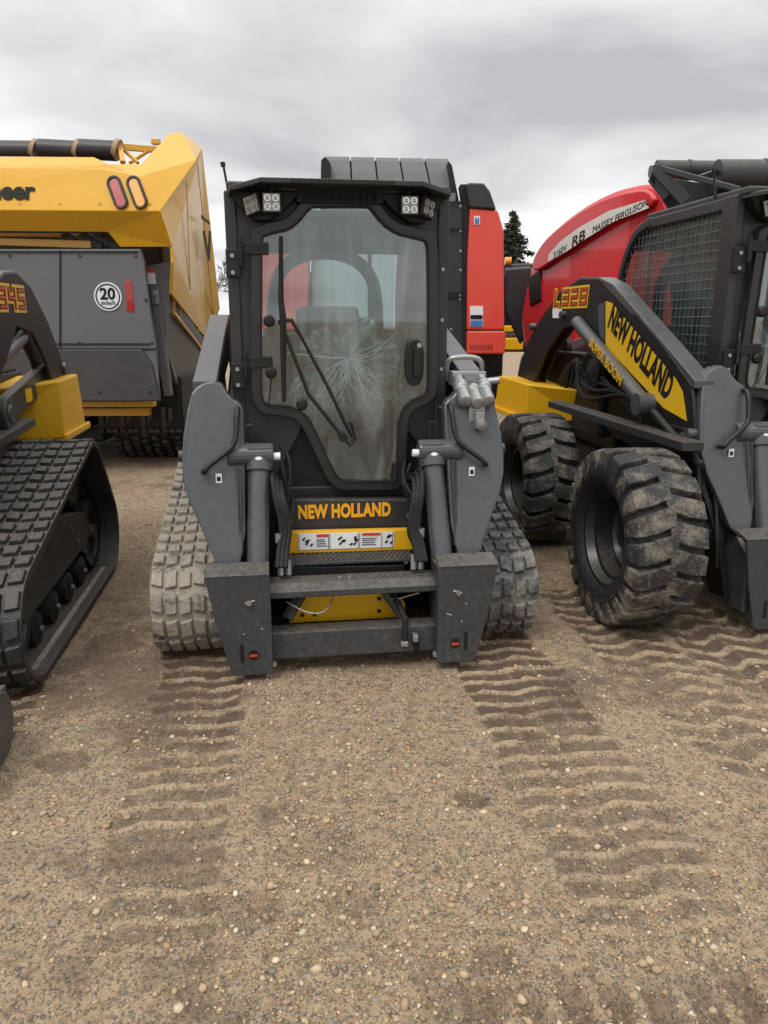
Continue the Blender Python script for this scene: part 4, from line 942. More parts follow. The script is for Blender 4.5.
def baler_tyre(rt, uc, v, rad, W, tm='tyre_dark'):
    prof = [(-W*.36, rad*.5), (-W*.5, rad*.6), (-W*.52, rad*.8), (-W*.48, rad*.94), (-W*.3, rad*.985), (0, rad), (W*.3, rad*.985), (W*.48, rad*.94), (W*.52, rad*.8), (W*.5, rad*.6), (W*.36, rad*.5)]
    w = MB().lathe((uc, v, rad*.97), (1, 0, 0), prof, 56).build('wheel', 'tyre_side', rt, smooth=True)
    m = MB(); n = 30; nx = 7
    for k in range(n):
        for j in range(nx):
            a0 = 2*PI*(k+.5*(j % 2))/n; x = uc+(-.44+.88*j/(nx-1))*W; hw = .36*W/nx; r1 = rad+.016-(.02 if j in (0, nx-1) else 0)
            P_ = lambda xx, a, r: (xx, v+r*math.sin(a), rad*.97+r*math.cos(a))
            m.hexa([P_(x-hw, a0-.07, r1-.05), P_(x+hw, a0-.07, r1-.05), P_(x+hw, a0+.07, r1-.05), P_(x-hw, a0+.07, r1-.05)], [P_(x-hw*.9, a0-.06, r1), P_(x+hw*.9, a0-.06, r1), P_(x+hw*.9, a0+.06, r1), P_(x-hw*.9, a0+.06, r1)])
    m.build('tread', tm, w)
    MB().lathe((uc, v, rad*.97), (1, 0, 0), [(W*.36, rad*.5), (W*.3, rad*.46), (W*.05, rad*.4), (W*.05, .001)], 32).build('rim', 'charcoal', w, smooth=True)
    MB().lathe((uc, v, rad*.97), (-1, 0, 0), [(W*.36, rad*.5), (W*.3, rad*.46), (W*.05, rad*.4), (W*.05, .001)], 32).build('rim', 'charcoal', w, smooth=True)
xc = FV.loc(at(150, 440, 8.9))[0]
baler_tyre(V, xc, 1.45, .42, .78, 'tyre_mud'); baler_tyre(V, xc-2.9, 1.45, .42, .78, 'tyre_mud')
m = MB(); m.box(-2.2, at(184,420,8.6)[0]+2.6, .85, 3.2, at(150,429,8.6)[2], 1.0); m.box(-2.2, xc-.5, 1.1, 3.2, .22, .8); build_each(m, 'under_shade_box', 'black', V, bevel=.03)  # dark boxes added to make the shadow under the baler
m = MB(); m.cyl((xc-2.9, 1.45, .42), (xc, 1.45, .42), .08, 12); m.beam((xc-1.45, 1.3, .6), (xc-1.45, 5.2, .55), .2, .2); build_each(m, 'axle', 'black', V)
m = MB(); m.prism([on_side(*q) for q in [(203,231),(205,231),(208.3,250),(209.3,231),(211.3,231),(210,261),(208,261)]], tn*.006); m.prism([on_side(*q) for q in [(201.5,215),(210,222),(210,225),(202,219)]], tn*.006); build_each(m, 'side_mark', 'decal_black', V)

# ------------------------------------------------------------------ red baler behind the cab
FB = Frame(.0, 7.9, 0)
Bl = root('round_baler', 'bright red baler with grey belts over its top standing behind the centre cab', 'baler', FB)
def bp_(px, py, Y): return FB.loc(at(px, py, Y))
for k in range(5):
    tx = [326.5+k*24.6, 349.5+k*24.6]; bx = [326+k*26.2, 351+k*26.2]
    prof = [(161,8.95), (157.5,8.75), (156.5,8.6), (160,8.45), (170,8.3), (182,8.2), (196,8.12), (215,8.05)]
    vs = []
    for i, (py, Y) in enumerate(prof):
        t = min(1, max(0, (py-156)/25)) if i > 2 else 0
        vs += [bp_(tx[0]+(bx[0]-tx[0])*t, py+(.5*k), Y), bp_(tx[1]+(bx[1]-tx[1])*t, py+.5*k+.3, Y)]
    shell(Bl, 'belt', 'belt_grey', vs, [(2*i, 2*i+1, 2*i+3, 2*i+2) for i in range(len(prof)-1)], .03)
m = MB(); m.prism([bp_(*q, 8.15) for q in [(321,160),(325,156),(330,162),(330,215),(320,215)]], (0, .5, 0)); m.prism([bp_(*q, 8.15) for q in [(448,160),(452,165),(458,195),(462,215),(452,215)]], (0, .5, 0)); build_each(m, 'belt_cheek', 'black', Bl, bevel=.01)
slab(Bl, 'red_panel', 'red', [bp_(*q, 7.9) for q in [(470,208),(498,210),(504,231),(504.5,330),(467,330),(467.5,260)]], .25, .02)
slab(Bl, 'red_panel_foot', 'red', [bp_(*q, 7.86) for q in [(467,331),(505,331),(506,335),(505,354),(467,354)]], .27, .015)
slab(Bl, 'red_panel', 'red', [bp_(*q, 7.9) for q in [(262,225),(308,222),(308,330),(262,330)]], .25, .02)
slab(Bl, 'top_cap', 'charcoal', [bp_(*q, 7.88) for q in [(466,184),(470,182.5),(484,183),(490,191),(496.5,209.5),(470,207.5)]], .3, .015)
slab(Bl, 'seal_strip', 'rubber_hose', [bp_(*q, 7.95) for q in [(460,184),(469,184),(470,210),(466.5,356),(463,356),(463,205)]], .2, .01)
slab(Bl, 'gate_side', 'charcoal', [bp_(*q, 8.0) for q in [(446,202),(463.5,202),(463.5,356),(446,356)]], .15, .01)
m = MB()
for y in (202, 229, 297, 293): m.beam(bp_(446, y, 7.98), bp_(464, y, 7.98), .02, .012)
build_each(m, 'gate_seam', 'black', Bl)
bolts([bp_(x, y, 8.0) for x, y in [(460.5,206),(460.5,231),(460.5,251),(460.5,270),(460,295),(460,299),(451,329)]], (0, -1, 0), .014, .01, 'gate_bolt', 'zinc', Bl)
slab(Bl, 'belt_backing', 'black', [bp_(*q, 8.75) for q in [(326,160),(448,161),(450,260),(322,260)]], .08, .02)
slab(Bl, 'pale_slab', 'pale_panel', [bp_(*q, 8.1) for q in [(311,238),(368,238),(368,319),(311,319)]], .1, .03)  # pale slabs behind the rear glass of the centre cab
slab(Bl, 'pale_slab', 'pale_panel', [bp_(*q, 8.15) for q in [(371,238),(398,238),(398,330),(371,330)]], .1, .03)
slab(Bl, 'gate_centre', 'vgreydark', [bp_(*q, 8.3) for q in [(309,300),(446,300),(446,360),(309,360)]], .3, .02)
m = MB()
for k in range(4): m.cyl(bp_(312, 225+k*22, 8.4), bp_(446, 225+k*22, 8.4), .09, 20)
build_each(m, 'chamber_roller', 'plate_grey', Bl, smooth=True)
m = MB(); a_ = bp_(262, 360, 8.3); b_ = bp_(505, 358, 8.3); m.box(a_[0], b_[0], .5, 3.2, .75, 2.1); m.build('bale_chamber', 'black', Bl, bevel=.05)
lb = slab(Bl, 'warning_label', 'decal_white', [bp_(*q, 7.893) for q in [(470,306),(483,306),(483,327),(470,327)]], .008, 0)
slab(lb, 'label_band', 'decal_black', [bp_(*q, 7.885) for q in [(470.5,315),(482.5,315),(482.5,319),(470.5,319)]], .006, 0); slab(lb, 'label_band', 'decal_blue', [bp_(*q, 7.885) for q in [(470.5,320.5),(482.5,320.5),(482.5,326.5),(470.5,326.5)]], .006, 0)
lb = slab(Bl, 'emblem', 'decal_white', [bp_(*q, 7.893) for q in [(474,216),(480,216),(480,224),(477,225),(474,224)]], .008, 0)
slab(lb, 'emblem_mark', 'decal_blue', [bp_(*q, 7.885) for q in [(475,217.5),(476.4,217.5),(476.4,220),(477.6,220),(477.6,217.5),(479,217.5),(479,223.4),(475,223.4)]], .006, 0)
m = MB()
for k in range(9): x = 470+k*2.6; m.prism([bp_(*q, 7.857) for q in [(x,344.5),(x+1.7,344.5),(x+1.7,350),(x,350)]], (0, .006, 0))
m.build('panel_lettering', 'reflector_red', Bl)
xr = FB.loc(at(470, 370, 8.7))[0]; xl2 = FB.loc(at(285, 370, 8.7))[0]
baler_tyre(Bl, xr, .9, .50, .5); baler_tyre(Bl, xl2, .9, .50, .5)
m = MB(); m.cyl((xl2, .9, .5), (xr, .9, .5), .07, 12); m.beam(((xl2+xr)/2, .9, .6), ((xl2+xr)/2, 5, .5), .2, .2); build_each(m, 'axle', 'black', Bl)

# ------------------------------------------------------------------ dark red baler at the right
FM = Frame(2.0, 8.0, -10)
Mf = root('round_baler', 'dark red baler with pale silver stripe along its curved side behind the wheeled loader', 'baler', FM)
SY = {}   # side plane: far end at px 515 Y 9.6, near end px 672 Y 7.2
A0 = Vector(at(515, 320, 9.8)); A1 = Vector(at(672, 320, 7.4))
def mfp(px, py, off=0.):   # on the vertical side plane
    n = Vector((-(A1.y-A0.y), A1.x-A0.x, 0)).normalized()
    if n.y > 0: n = -n
    o = Vector((0, 0, CAMH)); d = Vector(ray(px, py)); P0 = A0+n*off
    t = (P0-o).dot(n)/d.dot(n); return FM.loc(o+d*t)
nM = Vector((-(A1.y-A0.y), A1.x-A0.x, 0)).normalized(); nM = -nM if nM.y > 0 else nM
lnM = Vector((nM.x*FM.u[0]+nM.y*FM.u[1], nM.x*FM.v[0]+nM.y*FM.v[1], 0))
outl = [(520,318),(524,295),(530,268),(539,249),(555,228),(580,208),(609,192),(630,186),(646,183),(656,184),(663,192),(669,206),(672,240),(672,420),(560,420),(530,400)]
outl = chaikin(outl[:13], 2, False)+outl[13:]
m = MB(); m.prism([mfp(*q) for q in outl], -lnM*1.7); m.build('body_shell', 'mfred', Mf, bevel=.05)
# recessed lower cheek, built proud upper band
m = MB(); band = [(536,262),(546,244),(560,230),(584,212),(612,197),(646,189),(656,192),(661,204),(640,212),(605,228),(572,249),(548,268),(538,272)]
m.prism([mfp(*q) for q in chaikin(band, 2)], lnM*.07); m.build('upper_band', 'mfred', Mf, bevel=.02)
st_ = [(549,254),(562,240),(580,227),(609,211),(645,200),(649,208),(613,222),(584,240),(566,252),(548,262)]
m = MB(); m.prism([mfp(*q, .071) for q in st_], lnM*.004); sp = m.build('stripe', 'decal_silver', Mf)
def along(q0, q1, s, size, mat, bold, wid, off=.078):
    a, b = Vector(mfp(*q0, off)), Vector(mfp(*q1, off)); xd = (b-a).normalized(); yv = (Vector((0, 0, 1))-xd*xd.z).normalized()
    text('lettering', s, size, mat, sp, a, xd, yv, .004, bold, 1, shear=.3, wid=wid)
along((592,233), (642,208), 'MASSEY FERGUSON', .085, 'charcoal', -.002, 1.08)
along((571,248), (589,236), 'RB', .14, 'decal_black', .008, 1.45)
along((553,259), (569,249), '3160V', .10, 'charcoal', -.004, .95)
slab(Mf, 'front_shroud', 'charcoal', [FM.loc(at(*q, 10.0)) for q in [(505,268),(530,266),(540,278),(533,330),(520,345),(505,312)]], .4, .03)
slab(Mf, 'side_vent', 'black', [mfp(*q, .02) for q in [(528,278),(540,270),(541,300),(530,305)]], .03, .005)
m = MB(); Yb = 7.5
def mb_(px, py, Y): return FM.loc(at(px, py, Y))
m.cyl(mb_(656,170,7.9), mb_(728,171,7.9), .09, 24); m.cyl(mb_(716,176,7.2), mb_(762,176,7.2), .135, 28); m.cyl(mb_(765,176,7.2), mb_(800,176,7.2), .135, 28); m.cyl(mb_(650,172,8.1), mb_(700,170,8.1), .06, 16)
build_each(m, 'belt_roller', 'roll_black', Mf, smooth=True)
m = MB(); m.cyl(mb_(761.5,176,7.2), mb_(765.5,176,7.2), .142, 28); m.cyl(mb_(687,170,7.9), mb_(690,170,7.9), .094, 24); build_each(m, 'roll_collar', 'charcoal', Mf, smooth=True)
m = MB(); m.beam(mb_(655,168,7.3), mb_(686,202,7.2), .06, .10); m.beam(mb_(652,178,7.4), mb_(668,198,7.3), .06, .08); m.beam(mb_(658,168,7.3), mb_(740,190,6.9), .06, .05); m.beam(mb_(700,178,7.1), mb_(728,168,7.3), .05, .05)
m.prism([mb_(*q, 7.35) for q in [(653,165),(661,163),(684,196),(690,215),(672,212),(655,186),(650,178)]], (0, .08, 0)); m.prism([mb_(*q, 7.45) for q in [(672,178),(745,190),(745,215),(690,215)]], (0, .1, 0))
build_each(m, 'top_frame', 'charcoal', Mf, bevel=.006)
m = MB(); m.box(.6, 2.9, -.2, 2.6, .9, 2.5); m.build('bale_chamber', 'black', Mf, bevel=.05)
slab(Mf, 'rear_gate', 'black', [mb_(*q, 7.3) for q in [(674,213),(860,213),(860,415),(674,415)]], .2, .03)
slab(Mf, 'yellow_label', 'decal_yellow', [mb_(*q, 7.28) for q in [(700,228),(712,226),(712,248),(700,250)]], .01, 0)
baler_tyre(Mf, .9, 1.0, .55, .5); baler_tyre(Mf, 3.3, 1.0, .55, .5)
m = MB(); m.cyl((.9, 1.0, .5), (3.3, 1.0, .5), .07, 12); m.beam((2.1, 1, .6), (2.1, 4.6, .5), .2, .2); build_each(m, 'axle', 'black', Mf)

# ------------------------------------------------------------------ far yellow baler seen through the gap
FY = Frame(2.0, 13, 0)
Yb = root('round_baler', 'distant yellow machine with grey hood seen in the gap between the two red balers', 'baler', FY)
def yp(px, py, Y=13.): return FY.loc(at(px, py, Y))
slab(Yb, 'grey_hood', 'charcoal', [yp(*q, 12.6) for q in [(503,264),(536,263),(545,300),(530,318),(516,300),(503,285)]], 1.2, .03)
slab(Yb, 'red_chute', 'mfred', [yp(*q, 12.9) for q in [(502,284),(518,298),(516,303),(502,304)]], .5, .02)
slab(Yb, 'dark_core', 'black', [yp(*q, 13.0) for q in [(500,300),(545,300),(545,352),(500,352)]], 1.5, .02)
slab(Yb, 'yellow_hood', 'yellow', [yp(*q, 12.7) for q in [(516,302),(522,300),(528,307),(528,324),(520,322),(513,313)]], .5, .04)
slab(Yb, 'yellow_beam', 'yellow', [yp(*q, 12.6) for q in [(498,326),(527,325),(527,332),(498,332)]], .3, .02)
slab(Yb, 'yellow_beam', 'yellow', [yp(*q, 12.5) for q in [(498,338),(524,338),(523,350),(498,350)]], .3, .02)
slab(Yb, 'grey_beam', 'arm_grey', [yp(*q, 12.6) for q in [(500,333),(525,333),(525,337),(500,337)]], .3, .01)
m = MB(); m.beam(yp(504,270,12.5), yp(521,297,12.4), .09, .12); m.build('boom', 'black', Yb, bevel=.01)
m = MB(); m.cyl(yp(505,261,12.6), yp(511,261,12.6), .06, 12); m.build('beacon', 'lens_amber', Yb)
xq = yp(515, 360)[0]; baler_tyre(Yb, xq+.6, 1.2, .5, .5, 'tyre_dark'); baler_tyre(Yb, xq-1.5, 1.2, .5, .5, 'tyre_dark')

# ------------------------------------------------------------------ ground
def vnoise(x, y, seed):
    xi = np.floor(x).astype(np.int64); yi = np.floor(y).astype(np.int64); xf = x-xi; yf = y-yi
    def h(a, b):
        n = (a*374761393+b*668265263+seed*982451653) & 0xffffffff; n = ((n ^ (n >> 13))*1274126177) & 0xffffffff
        return ((n ^ (n >> 16)) & 0xffff)/65535.
    u = xf*xf*(3-2*xf); v = yf*yf*(3-2*yf)
    return (h(xi, yi)*(1-u)+h(xi+1, yi)*u)*(1-v)+(h(xi, yi+1)*(1-u)+h(xi+1, yi+1)*u)*v
def fbm(x, y, f, o, seed):
    r = 0; a = 1; s = 0
    for i in range(o): r = r+a*vnoise(x*f, y*f, seed+i*17); s += a; a *= .55; f *= 2.03
    return r/s
def sst(x, a, b): t = np.clip((x-a)/(b-a), 0, 1); return t*t*(3-2*t)
def tofr(F, x, y): dx, dy = x-F.ox, y-F.oy; return dx*F.u[0]+dy*F.u[1], dx*F.v[0]+dy*F.v[1]
def ground_h(x, y):
    """height and dampness"""
    near = sst(-np.hypot(x*.8, y-3), -11, -7)
    n1 = fbm(x, y, .9, 3, 1); n2 = fbm(x, y, 5, 4, 5); n3 = fbm(x, y, 28, 3, 9)
    h = (n1-.5)*.05+(n2-.5)*.030+(n3-.5)*.009
    damp = sst(n1*.6+n2*.4, .50, .66)*.55
    rough = fbm(x, y, 9, 4, 31); cr = fbm(x, y, 38, 2, 37)
    dry = np.zeros_like(h)
    def lane(F, u0, u1, v0, v1, pitch, depth, fade0, seed, wav=.02, bend=0., amt=1.):
        nonlocal h, damp
        u, v = tofr(F, x, y); u = u-bend*np.clip(v0*0-v, 0, 9)**2
        eu = (fbm(x, y, 7, 2, seed)-.5)*.07
        mask = sst(u+eu, u0-.02, u0+.03)*(1-sst(u+eu, u1-.03, u1+.02))*(1-sst(v, v1-.05, v1+.05))*sst(v, fade0-.75, fade0+.35)
        keep = sst(fbm(x, y, 2.3, 3, seed+3), .22, .52)
        mask = mask*(.45+.55*keep)
        ph = v/pitch+wav*np.sin(u*23+seed)/pitch*.6+(fbm(x, y, 5, 3, seed+7)-.5)*.34
        w = np.abs((ph % 1)-.5)*2          # 0 in ridge, 1 in groove
        ridge = (1-sst(w+(cr-.5)*.30, .04, .40))*sst(fbm(x, y, 15, 2, seed+11), .22, .5)
        blk = 1-.35*(np.abs(((u-u0)/(u1-u0)*4) % 1-.5) > .43)
        h = h*(1-.6*mask)+mask*depth*(ridge*(.55+.9*rough)*1.0-.55)*amt+mask*ridge*(cr-.5)*.020
        hard = sst(mask, .12, .38)
        damp = np.maximum(damp, hard*sst(w+(cr-.5)*.22, .26, .42)*blk*(.72+.28*sst(rough, .3, .6))*(.50+.50*sst(v, fade0+.35, fade0+1.1)))
        dry[...] = np.maximum(dry, hard*ridge)
    lane(FC, -.90, -.52, 0, .12, .105, .018, -1.35, 41)
    lane(FC, .47, .95, 0, .15, .105, .018, -1.45, 43)
    lane(FL, .66, 1.18, 0, .1, .13, .016, -1.3, 47, .04)
    lane(FL, .30, .75, 0, .1, .13, .016, -1.0, 53, .04)
    lane(FC, 1.20, 1.62, 0, .75, .13, .018, -.9, 59, .05, .05)
    lane(FC, 1.66, 2.15, 0, .70, .14, .022, -1.1, 61, .06, .03)
    # a set of prints that crosses the foreground on the right: bars run away from the camera
    uu = x*math.cos(.12)+y*math.sin(.12); vv = -x*math.sin(.12)+y*math.cos(.12)
    mk = (1-sst(vv+(fbm(x, y, 5, 2, 71)-.5)*.16, 1.42, 1.53))*sst(uu, .10, .45)
    ph = uu/.105+(fbm(x, y, 5, 3, 73)-.5)*.5; w = np.abs((ph % 1)-.5)*2; rd = 1-sst(w, .2, .6)
    h = h+mk*.026*(rd-.5); damp = np.maximum(damp, mk*(1-rd)*.45)
    # isolated scuffs
    for (px, py, r, a) in ((472,797,.055,.6), (448,760,.04,.35), (500,960,.06,.4), (245,905,.11,.3), (352,900,.07,.3), (60,760,.10,.4), (320,850,.12,.25)):
        d = ray(px, py); t = -CAMH/d[2]; X, Y = d[0]*t, d[1]*t
        g = np.exp(-(((x-X)*.9)**2+((y-Y)*1.2)**2)/(r*r)); g = sst(g*(.55+.9*rough)+(cr-.5)*.15, .32, .46); h = h-.010*g; damp = np.maximum(damp, g*a)
    # soil pushed up by standing tracks and tyres
    return h*near, (np.clip(damp, 0, 1)-.6*dry*(damp < .05))*near
fx = np.arange(-4.4, 4.6, .0118); fy = np.concatenate([np.arange(.5, 3.6, .0098), np.arange(3.6, 9.5, .028)])
cx_ = np.array([7, 10, 15, 25, 50, 120, 300, 700.]); xs = np.concatenate([-(cx_[::-1]), [-5.6], fx, [5.6], cx_]); ys = np.concatenate([[-700, -200, -40, -10, -2, -.5, .1], fy, [10.2, 11.5, 14, 20, 35, 70, 150, 350, 800.]])
X, Y = np.meshgrid(xs, ys); Hh, Dd = ground_h(X, Y)
nx, ny = len(xs), len(ys)
co = np.stack([X, Y, Hh], -1).reshape(-1, 3)
ii = np.arange(ny-1)[:, None]*nx+np.arange(nx-1)[None]; q = np.stack([ii, ii+1, ii+nx+1, ii+nx], -1).reshape(-1, 4)
me = bpy.data.meshes.new('ground'); me.vertices.add(len(co)); me.vertices.foreach_set('co', co.ravel())
me.loops.add(q.size); me.loops.foreach_set('vertex_index', q.ravel().astype(np.int32)); me.polygons.add(len(q))
me.polygons.foreach_set('loop_start', np.arange(0, q.size, 4, dtype=np.int32)); me.polygons.foreach_set('loop_total', np.full(len(q), 4, dtype=np.int32))
me.update(calc_edges=True); me.polygons.foreach_set('use_smooth', np.ones(len(q), dtype=bool))
at_ = me.attributes.new('damp', 'FLOAT', 'POINT'); at_.data.foreach_set('value', Dd.ravel().astype(np.float32))
m, nt, N, L = nodes('soil')
tc = N.new('ShaderNodeTexCoord').outputs['Object']
big = noise(nt, tc, 1.3, 4, .6); mid = noise(nt, tc, 22, 6, .72); fine = noise(nt, tc, 240, 4, .75)
vo = N.new('ShaderNodeTexVoronoi'); vo.inputs['Scale'].default_value = 150; L.new(tc, vo.inputs['Vector'])
vo2 = N.new('ShaderNodeTexVoronoi'); vo2.inputs['Scale'].default_value = 62; L.new(tc, vo2.inputs['Vector'])
base = mixc(nt, ramp(nt, big, .35, .65), (.31, .198, .106), (.41, .285, .166))
base = mixc(nt, ramp(nt, mid, .38, .66, 0, .8), base, (.50, .375, .235))
base = mixc(nt, ramp(nt, mid, .50, .30, 0, .8), base, (.108, .067, .040))  # hollows of the bump painted darker, as shade in the crevices
sepc = N.new('ShaderNodeSeparateColor'); L.new(vo.outputs['Color'], sepc.inputs[0])
sepd = N.new('ShaderNodeSeparateColor'); L.new(vo2.outputs['Color'], sepd.inputs[0])
base = mixc(nt, ramp(nt, sepc.outputs[0], .72, .9, 0, .7), base, (.46, .38, .27))
base = mixc(nt, ramp(nt, sepc.outputs[1], .72, .9, 0, .8), base, (.085, .075, .068))
grain = mth(nt, 'MULTIPLY', ramp(nt, sepd.outputs[0], .66, .74), ramp(nt, vo2.outputs['Distance'], .50, .38))
gcol = mixc(nt, sepd.outputs[1], (.15, .125, .095), (.46, .39, .28))
base = mixc(nt, mth(nt, 'MULTIPLY', grain, .8), base, gcol)
base = mixc(nt, ramp(nt, fine, .3, .7, .0, .35), base, (.12, .09, .065))
atn = N.new('ShaderNodeAttribute'); atn.attribute_name = 'damp'
base = mixc(nt, ramp(nt, atn.outputs['Fac'], -.05, -.5, 0, .45), base, (.46, .345, .215))
base = mixc(nt, ramp(nt, atn.outputs['Fac'], .05, .75, 0, .90), base, (.086, .053, .031))
b = N.new('ShaderNodeBsdfPrincipled'); L.new(base, b.inputs['Base Color']); L.new(ramp(nt, atn.outputs['Fac'], 0, .9, .95, .72), b.inputs['Roughness'])
bp = N.new('ShaderNodeBump'); bp.inputs['Strength'].default_value = .9; bp.inputs['Distance'].default_value = .010
hgt = mth(nt, 'ADD', mth(nt, 'MULTIPLY', mid, 1.6), mth(nt, 'ADD', mth(nt, 'MULTIPLY', fine, .5), mth(nt, 'SUBTRACT', mth(nt, 'MULTIPLY', grain, .8), mth(nt, 'MULTIPLY', vo.outputs['Distance'], .5))))
L.new(hgt, bp.inputs['Height']); L.new(bp.outputs[0], b.inputs['Normal'])
o = N.new('ShaderNodeOutputMaterial'); L.new(b.outputs[0], o.inputs[0])
me.materials.append(m)
go = bpy.data.objects.new('ground', me); COL.objects.link(go); go['kind'] = 'structure'

# ------------------------------------------------------------------ loose stones (countless)
def ico():
    t = (1+5**.5)/2
    v = np.array([(-1,t,0),(1,t,0),(-1,-t,0),(1,-t,0),(0,-1,t),(0,1,t),(0,-1,-t),(0,1,-t),(t,0,-1),(t,0,1),(-t,0,-1),(-t,0,1)], float); v /= np.linalg.norm(v[0])
    f = np.array([(0,11,5),(0,5,1),(0,1,7),(0,7,10),(0,10,11),(1,5,9),(5,11,4),(11,10,2),(10,7,6),(7,1,8),(3,9,4),(3,4,2),(3,2,6),(3,6,8),(3,8,9),(4,9,5),(2,4,11),(6,2,10),(8,6,7),(9,8,1)])
    return v, f
NS = 135000
yy = .95+(rng.random(NS)**1.45)*6.5; xx = (rng.random(NS)*2-1)*(1.3+yy*.62)
cl = fbm(xx, yy, 2.2, 3, 91); keep = rng.random(NS) < np.clip(.16+3.4*(cl-.42), .12, 1); xx, yy = xx[keep], yy[keep]
nb_ = 260; xb = rng.normal(-.05, .75, nb_); yb = rng.uniform(1.1, 3.2, nb_); xx, yy = np.concatenate([xx, xb]), np.concatenate([yy, yb])
hh, dm = ground_h(xx, yy); keep = rng.random(len(xx)) > dm*1.1; xx, yy, hh = xx[keep], yy[keep], hh[keep]; n = len(xx)
sz = np.clip(np.exp(rng.normal(-5.95, .62, n)), .0013, .014); sz[-220:] = np.maximum(sz[-220:], rng.uniform(.005, .0125, 220))
v0, f0 = ico(); sc = sz[:, None, None]*(1+rng.normal(0, .16, (n, 12, 1)))*np.stack([1+.35*rng.random(n), .8+.3*rng.random(n), .5+.3*rng.random(n)], -1)[:, None, :]
th = rng.random(n)*2*PI; V_ = v0[None]*sc; ct, st_2 = np.cos(th)[:, None], np.sin(th)[:, None]
VX = V_[..., 0]*ct-V_[..., 1]*st_2+xx[:, None]; VY = V_[..., 0]*st_2+V_[..., 1]*ct+yy[:, None]; VZ = V_[..., 2]+(hh+sz*.22)[:, None]
co = np.stack([VX, VY, VZ], -1).reshape(-1, 3); ff = (f0[None]+12*np.arange(n)[:, None, None]).reshape(-1, 3)
me = bpy.data.meshes.new('gravel'); me.vertices.add(len(co)); me.vertices.foreach_set('co', co.ravel()); me.loops.add(ff.size); me.loops.foreach_set('vertex_index', ff.ravel().astype(np.int32)); me.polygons.add(len(ff))
me.polygons.foreach_set('loop_start', np.arange(0, ff.size, 3, dtype=np.int32)); me.polygons.foreach_set('loop_total', np.full(len(ff), 3, dtype=np.int32)); me.update(calc_edges=True)
pal = np.array([(.33,.25,.155),(.40,.33,.23),(.24,.175,.11),(.17,.15,.125),(.46,.40,.31),(.11,.10,.088),(.30,.19,.11),(.50,.46,.39),(.20,.195,.165)])
pal = np.minimum(pal*np.array([1.22, 1.13, 1.0]), .62)
pc = pal[rng.choice(9, n, p=[.27,.17,.20,.12,.06,.07,.07,.015,.025])]*(.8+.4*rng.random((n, 1)))
ca = me.color_attributes.new('stone', 'FLOAT_COLOR', 'POINT'); ca.data.foreach_set('color', np.repeat(np.concatenate([pc, np.ones((n, 1))], 1), 12, 0).astype(np.float32).ravel())
m, nt, N, L = nodes('stone'); a_ = N.new('ShaderNodeAttribute'); a_.attribute_name = 'stone'; b = N.new('ShaderNodeBsdfPrincipled')
tc = N.new('ShaderNodeTexCoord').outputs['Object']; L.new(mixc(nt, ramp(nt, noise(nt, tc, 180, 3), .35, .7, 0, .5), a_.outputs['Color'], (.24, .19, .14)), b.inputs['Base Color']); b.inputs['Roughness'].default_value = .8
o = N.new('ShaderNodeOutputMaterial'); L.new(b.outputs[0], o.inputs[0]); me.materials.append(m)
go = bpy.data.objects.new('gravel', me); COL.objects.link(go); go['kind'] = 'stuff'; go['label'] = 'loose small stones scattered over the damp sandy ground'

# ------------------------------------------------------------------ trees
m, nt, N, L = nodes('needles'); tc = N.new('ShaderNodeTexCoord').outputs['Object']; b = N.new('ShaderNodeBsdfPrincipled'); b.inputs['Roughness'].default_value = .8
L.new(mixc(nt, noise(nt, tc, .9, 4), (.018, .024, .012), (.060, .055, .032)), b.inputs['Base Color']); o = N.new('ShaderNodeOutputMaterial'); L.new(b.outputs[0], o.inputs[0]); MATS['needles'] = m
def conifer(loc, H, Rw, label, seed):
    rr = random.Random(seed); t = root('conifer_tree', label, 'tree', loc=loc, group='far conifers')
    m = MB(); m.tube([(0, 0, -.1), (0, 0, H*.5), (0, 0, H*.97)], [H*.02, H*.012, .02], 8); m.build('trunk', 'bark', t)
    m = MB(); z = H*.10
    while z < H*.985:
        f = 1-z/H; nb = max(5, int(15*f)+4)
        for k in range(nb):
            a = rr.uniform(0, 2*PI); ln = Rw*(f**.85)*rr.uniform(.55, 1.18)+.12; dr = rr.uniform(.08, .35)
            n_ = max(5, int(ln*16))
            for j in range(n_):
                s = (j+rr.random())/n_; r = ln*s; c = Vector((r*math.cos(a), r*math.sin(a), z-dr*r+rr.uniform(-.12, .12)))
                for _ in range(3):
                    e = rr.uniform(.12, .30); d1 = Vector((rr.gauss(0, 1), rr.gauss(0, 1), rr.gauss(0, .5)-.3)).normalized()*e; d2 = Vector((rr.gauss(0, 1), rr.gauss(0, 1), rr.gauss(0, 1))).normalized()*e*.4
                    m.add([c-d2, c+d1, c+d2], [(0, 1, 2)])
        z += H*.014*rr.uniform(.8, 1.3)
    me_ = m; o = me_.build('crown', 'needles', t); return t
c = at(510, 300, 60); conifer((c[0], 60, 0), 9.4, 4.0, 'dark conifer rising behind the gap between the two red balers', 1)
